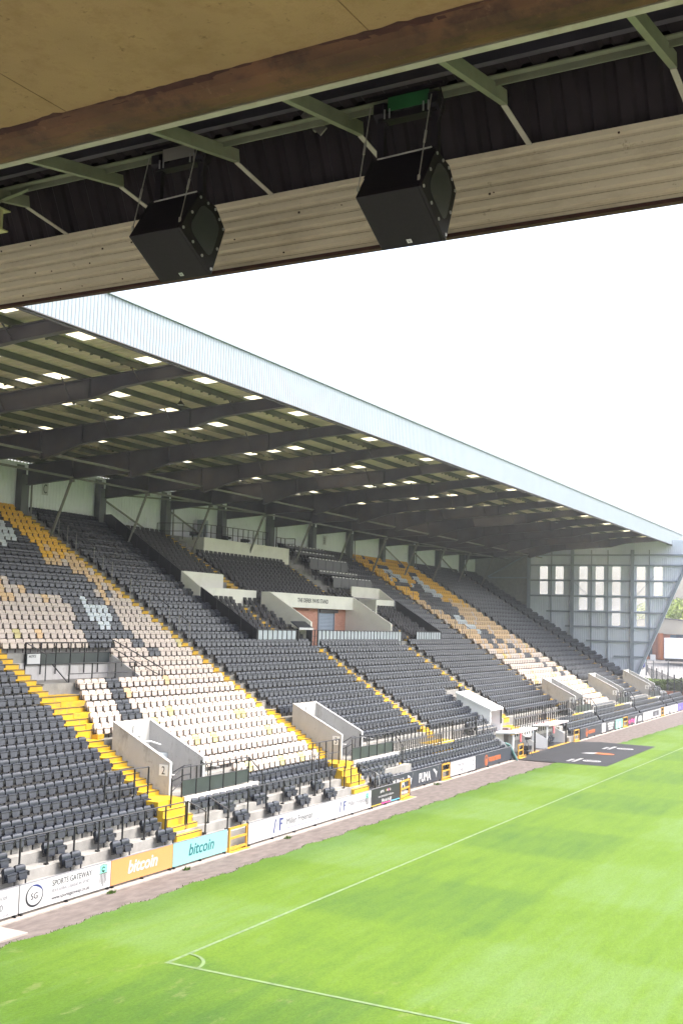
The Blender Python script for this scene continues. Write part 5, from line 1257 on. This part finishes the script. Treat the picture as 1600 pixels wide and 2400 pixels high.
def loudspeaker(u, dz, lab, plate):
    L_ = thing('loudspeaker', lab, 'loudspeaker', NP(u-.33, 9.0, 11.9+dz), 'black loudspeakers hung from the near roof')
    prof = [(8.60, 11.85), (8.90, 12.31), (9.19, 12.26), (9.36, 12.07), (9.15, 11.52)]
    prof = [(d, z+dz) for d, z in prof]
    a = MB(); a.prism([NP(u-.65, d, z) for d, z in prof], NDv*.63); a.build('cabinet', 'speaker', L_, bevel=.008)
    a = MB(); a.prism([NP(u-.018, d+(.0), z) for d, z in prof], NDv*.03); a.build('side_plate', 'speaker', L_, bevel=.004)
    cx, cz = sum(d for d, z in prof)/5, sum(z for d, z in prof)/5
    # rounded grille opening
    inner = [(cx+(d-cx)*.68, cz+(z-cz)*.68) for d, z in prof]; rp = []
    for i in range(5):
        p, c, n_ = Vector(inner[i-1]), Vector(inner[i]), Vector(inner[(i+1) % 5])
        for t in (0, .25, .5, .75, 1):
            e0 = c.lerp(p, .28); e1 = c.lerp(n_, .28); b = e0.lerp(c, t).lerp(c.lerp(e1, t), t); rp.append((b.x, b.y))
    a = MB(); a.prism([NP(u+.012, d, z) for d, z in rp], NDv*.006); a.build('grille', 'grille', L_)
    for i in range(5):
        for t in ((0, .5) if i != 4 else (0, .33, .66)):
            p = Vector(prof[i]).lerp(Vector(prof[(i+1) % 5]), t); q = Vector((cx, cz)).lerp(p, .88)
            a = MB(); c_ = Vector(NP(u+.011, q.x, q.y)); a.tube([c_, c_+NDv*.009], .016, 10); a.build('bolt', 'bolt', L_)
    a = MB(); p_ = [(8.75, 12.085), (8.9, 12.31), (8.93, 12.34), (8.78, 12.11)]
    for uu in (u-.655, u-.03): a.prism([NP(uu, d, z+dz) for d, z in p_], NDv*.03)
    a.build('edge_flange', 'speaker', L_)
    # hanging frame: two black arms, a cross beam and a clamp plate
    for uu in (u-.60, u-.04):
        a = MB(); nbox(a, uu-.035, uu+.035, 8.96, 9.02, 12.28+dz, 12.84); nprism(a, [(8.9, 12.86), (8.9, 12.76), (9.0, 12.66), (9.08, 12.76), (9.08, 12.93)], uu-.05, uu+.05); a.build('hanger_arm', 'speaker', L_)
    a = MB(); nbox(a, u-.62, u-.02, 8.93, 9.05, 12.70, 12.76); nbox(a, u-.75, u+.06, 8.9, 8.94, 12.92, 12.95); a.build('cross_beam', 'speaker', L_)
    a = MB(); nbox(a, u-.50, u-.08, 8.9, 8.915, 12.77, 12.90); a.build('clamp_plate', plate, L_)
    for q in range(4):
        a = MB(); c_ = Vector(NP(u-.52+.05*(q % 2)+(.40 if q > 1 else 0), 8.88, 12.69)); a.tube([c_, c_+Vector((0, 0, .09))], .008, 6); a.build('clamp_bolt', 'bolt', L_)
    a = MB(); a.tube([NP(u-.61, 8.93, 12.33+dz), NP(u-.05, 8.93, 12.35+dz)], .008, 6); a.build('spreader_rod', 'wire', L_)
    for u0_, u1_ in ((u-.655, u-.68), (u-.04, u-.05)):
        a = MB(); p, q = Vector(NP(u0_, 8.66, 11.95+dz)), Vector(NP(u1_, 8.9, 12.84)); a.tube([p, p.lerp(q, .5), q], .006, 6); a.tube([p.lerp(q, .42), p.lerp(q, .56)], .012, 6); a.tube([p-Vector((0, 0, .02)), p+Vector((0, 0, .03))], .014, 6); a.build('steel_cable', 'wire', L_)
    a = MB(); a.tube([NP(u-.1, 8.9, 12.95), NP(u+.05, 8.85, 12.9), NP(u+.09, 8.86, 12.74), NP(u+.04, 8.9, 12.63), NP(u-.02, 8.95, 12.55)], .008, 6); a.build('signal_cable', 'speaker', L_)
    a = MB(); c_ = (8.6+.55*.86, 11.85-.33*.86); nrm = Vector((-.33*1, -.55)).normalized()
    d0, z0 = 8.60+.55*.86, 11.85+dz-.33*.86; d1, z1 = 8.60+.55*.93, 11.85+dz-.33*.93
    vs = [NP(uu, d+nrm.x*.003, z+nrm.y*.003) for uu, d, z in ((u-.36, d0, z0), (u-.31, d0, z0), (u-.31, d1, z1), (u-.36, d1, z1))]; a.add(vs, [(0, 1, 2, 3)]); a.build('maker_badge', 'bolt', L_)
    a = MB(); vs = [NP(uu, d+nrm.x*.005, z+nrm.y*.005) for uu, d, z in ((u-.348, d0+.005, z0-.003), (u-.335, d1-.006, z1+.004), (u-.322, d0+.005, z0-.003), (u-.335, d0+.020, z0-.012))]; a.add(vs, [(0, 1, 2, 3)]); a.build('badge_mark', 'speaker', L_)
loudspeaker(-4.24, 0, 'nearer black loudspeaker on the right, hung under a green plate', 'greenplate')
loudspeaker(-6.91, .03, 'black loudspeaker on the left, hung under a grey plate', 'wire')
# near stand seen only by the light: its terrace floor and rear wall
a = MB(); a.prism([(-14, -9, 5.2), (-14, 13, -.02), (-14, -9, -.02)], (26, 0, 0)); NT = a.build('near_terrace', 'concrete', loc=(0, 2, 0)); tag(NT, 'concrete terrace of the near stand below the camera', 'terrace')

# ------------------------------------------------------------------ beyond the ground
g = MB(); g.add([(-75, 126, .1), (20, 126, .1), (20, 150, .6), (-75, 150, .6), (20, 176, 3.6), (-75, 176, 3.6), (20, 420, 4.5), (-75, 420, 4.5)], [(0, 1, 2, 3), (3, 2, 4, 5), (5, 4, 6, 7)]); structure(g.build('yard', 'asphalt'))
def crown(name, label, c, rad, n, m, leaf=.5, grp=None, trunk=True):
    T_ = thing(name, label, 'tree', (c[0], c[1], c[2]-rad[2]*1.6), grp)
    if trunk:
        a = MB(); a.tube([(c[0], c[1], c[2]-rad[2]*1.7), (c[0]+.1, c[1], c[2]-rad[2]*.6), (c[0]+.3, c[1], c[2])], .22, 7)
        for q in range(5): t = q*1.25; a.tube([(c[0]+.1, c[1], c[2]-rad[2]*.7), (c[0]+rad[0]*.6*math.cos(t), c[1]+rad[1]*.6*math.sin(t), c[2]+rad[2]*.3*math.sin(q*2.1))], .09, 6)
        a.build('trunk', 'bark', T_)
    a = MB(); vs = []; fs = []; cl = [Vector((random.gauss(0, .45), random.gauss(0, .45), random.gauss(0, .42))) for _ in range(26)]
    for q in range(n):
        k_ = random.choice(cl); p = k_+Vector((random.gauss(0, .16), random.gauss(0, .16), random.gauss(0, .14)))
        if p.length > 1.15: continue
        P = Vector((c[0]+p.x*rad[0], c[1]+p.y*rad[1], c[2]+p.z*rad[2])); d = Vector((random.gauss(0, 1), random.gauss(0, 1), random.gauss(0, 1))).normalized(); e = d.orthogonal().normalized(); f_ = d.cross(e); s_ = leaf*random.uniform(.6, 1.2); o_ = len(vs)
        vs += [P-e*s_*.5, P+f_*s_*.3, P+e*s_*.5, P-f_*s_*.3]; fs.append((o_, o_+1, o_+2, o_+3))
    a.add(vs, fs); a.build('crown', m, T_)
for i, (x, y, z_, r_) in enumerate([(-36, 206, 10.0, 4.0), (-31.5, 204, 9.3, 3.6), (-41, 214, 11.0, 4.6), (-27, 210, 9.8, 4.0), (-47, 220, 11, 5)]):
    crown('tree', 'light green tree above the arched roof, %s from the gable' % ordinal([2, 3, 1, 4, 5][i]) if i < 4 else 'light green tree mostly hidden behind the far gable', (x, y, z_), (r_, r_, r_*.75), 2600, 'foliage', .62, 'trees behind the far building')
# clipped hedge
T_ = thing('hedge', 'clipped green hedge beyond the far end of the stand', 'hedge', (-26, 141, 1)); a = MB(); vs = []; fs = []
a.box(-33, -12, 139.2, 142.4, .3, 1.9); a.build('core', 'hedge', T_); a = MB()
for q in range(9000):
    x = random.uniform(-33.1, -12); s_ = random.random()
    if s_ < .55: P = Vector((x, 139.1+random.gauss(0, .06), random.uniform(.4, 2.0)))
    else: P = Vector((x, random.uniform(139.0, 142.5), 2.0+random.gauss(0, .07)+.1*math.sin(x*.9)))
    d = Vector((random.gauss(0, 1), random.gauss(0, 1), random.gauss(0, 1))).normalized(); e = d.orthogonal().normalized(); f_ = d.cross(e); k_ = random.uniform(.08, .17); o_ = len(vs); vs += [P-e*k_, P+f_*k_*.6, P+e*k_, P-f_*k_*.6]; fs.append((o_, o_+1, o_+2, o_+3))
a.add(vs, fs); a.build('leaves', 'hedge', T_)
# palisade fences
def bar_fence(label, p, q, z0, z1, nb, npost, m='rail'):
    T_ = thing('bar_fence', label, 'fence', (p[0], p[1], z0), 'bar fences beyond the far end'); p, q = Vector((p[0], p[1], 0)), Vector((q[0], q[1], 0)); a = MB()
    for i in range(nb): c = p.lerp(q, (i+.5)/nb); a.box(c.x-.013, c.x+.013, c.y-.013, c.y+.013, z0, z1)
    for z_ in (z0+.2, z1-.2): a.obox((p.x, p.y, z_), (q.x, q.y, z_), .04, .05)
    a.build('bars', m, T_)
    for i in range(npost): c = p.lerp(q, i/(npost-1)); a = MB(); a.box(c.x-.06, c.x+.06, c.y-.06, c.y+.06, z0-.6, z1+.35); a.build('post', m, T_)
bar_fence('black bar fence running out from the foot of the gable past the hedge', (-35.5, 163), (-21.5, 118), .7, 2.75, 90, 8)
bar_fence('pale bar fence across the yard in front of the white container', (-44, 160), (-14, 160), 1.5, 3.6, 150, 11, 'steel2')
bar_fence('dark bar fence on the terrace end behind the last seats', (-27.5, 117.2), (-24.5, 117.2), .8, 2.0, 16, 3)
a = MB(); a.box(-30, -18, 132.0, 132.3, -.1, 1.15); tag(a.build('brick_wall', MATS['red_brick'], loc=(-24, 132, 0)), 'low red brick wall below the hedge', 'wall')
BL = thing('brick_building', 'brick building with tan arched roof beyond the far gable', 'building', (-30, 178, 3.5))
a = MB(); a.box(-44, -14, 176, 190, 3.3, 7.55); a.build('wall', MATS['red_brick'], BL)
prof_ = [(-36.2+7.2*math.sin(t), 7.55+2.35*math.cos(t)-.0) for t in np.linspace(-1.45, 1.45, 24)]
a = MB(); a.prism([(-44, 175.8, 7.5)]+[(x, 175.8, z) for x, z in prof_]+[(-28.2, 175.8, 8.0), (-14, 175.8, 8.7), (-14, 175.8, 7.5)], (0, 14, 0)); a.build('roof', 'tan', BL)
a = MB(); a.strip([(x*1.0, 175.6, z+.05) for x, z in prof_], [(x, 176.4, z+.06) for x, z in prof_]); a.strip([(x, 175.6, z+.05) for x, z in prof_], [(x, 175.6, z-.12) for x, z in prof_]); a.build('roof_edge', 'steel', BL)
a = MB(); a.prism([(-29.5, 180, 8.2), (-26, 180, 10.0), (-14, 180, 10.3), (-14, 180, 8.2)], (0, 12, 0)); a.build('white_roof', 'white', BL)
for x0, x1, z0, z1, m_ in [(-39.8, -37.6, 4.0, 6.2, 'glass'), (-34.9, -33.8, 4.2, 7.4, 'darkgate'), (-34.0, -32.9, 7.0, 7.5, 'glass'), (-32.2, -31.2, 7.0, 7.5, 'glass')]:
    a = MB(); a.box(x0, x1, 175.93, 176.02, z0, z1); a.build('window' if m_ == 'glass' else 'door', m_, BL)
a = MB(); a.tube([(-36.3, 175.6, 3.6), (-36.3, 175.6, 7.6)], .42, 14); a.build('column', 'terracotta', BL); a = MB(); a.tube([(-38.4, 175.6, 3.6), (-38.4, 175.6, 6.0)], .3, 12); a.build('column', 'terracotta', BL)
CT = thing('container', 'large white box container parked in the yard before the brick building', 'container', (-27, 172, 3.2)); a = MB(); a.box(-34.6, -20, 170, 173, 3.95, 6.95); a.build('body', 'plate', CT, bevel=.05)
a = MB(); a.box(-34.5, -20, 170.2, 172.8, 3.55, 3.95); a.build('chassis', 'rail', CT)
SP = thing('sign_post', 'post with a small white sign in front of the container', 'sign', (-33.6, 158, 1.2)); a = MB(); a.tube([(-33.6, 158, 1.0), (-33.6, 158, 4.6)], .07, 8); a.build('post', 'steel2', SP); a = MB(); a.box(-34.0, -33.3, 157.85, 157.9, 3.9, 4.7); a.build('plate', 'white', SP)
BT = thing('blue_tank', 'blue bin standing by the brick wall behind the fence', 'bin', (-37.5, 166, 2.5)); a = MB(); a.box(-38.2, -36.6, 165.6, 166.6, 2.6, 3.5); a.build('body', 'blueink', BT, bevel=.05); a = MB(); a.box(-38.25, -36.55, 165.55, 166.65, 3.5, 3.6); a.build('lid', 'sky_ink', BT)

# ------------------------------------------------------------------ thin daylight haze over the ground
a = MB(); a.box(-320, 270, -170, 620, -1.6, 19.5)
hz = a.build('haze', 'white', None); hz.data.materials.clear()
hm = bpy.data.materials.new('haze_air'); hm.use_nodes = True; hn = hm.node_tree; hn.nodes.clear()
ho = hn.nodes.new('ShaderNodeOutputMaterial'); hv = hn.nodes.new('ShaderNodeVolumePrincipled'); hv.inputs['Density'].default_value = .0005; hv.inputs['Color'].default_value = (.93, .96, 1, 1); hv.inputs['Anisotropy'].default_value = .35
hn.links.new(hv.outputs[0], ho.inputs['Volume']); hz.data.materials.append(hm); hz['kind'] = 'stuff'; hz['label'] = 'thin pale daylight haze over the whole ground'
SC.cycles.volume_bounces = 0
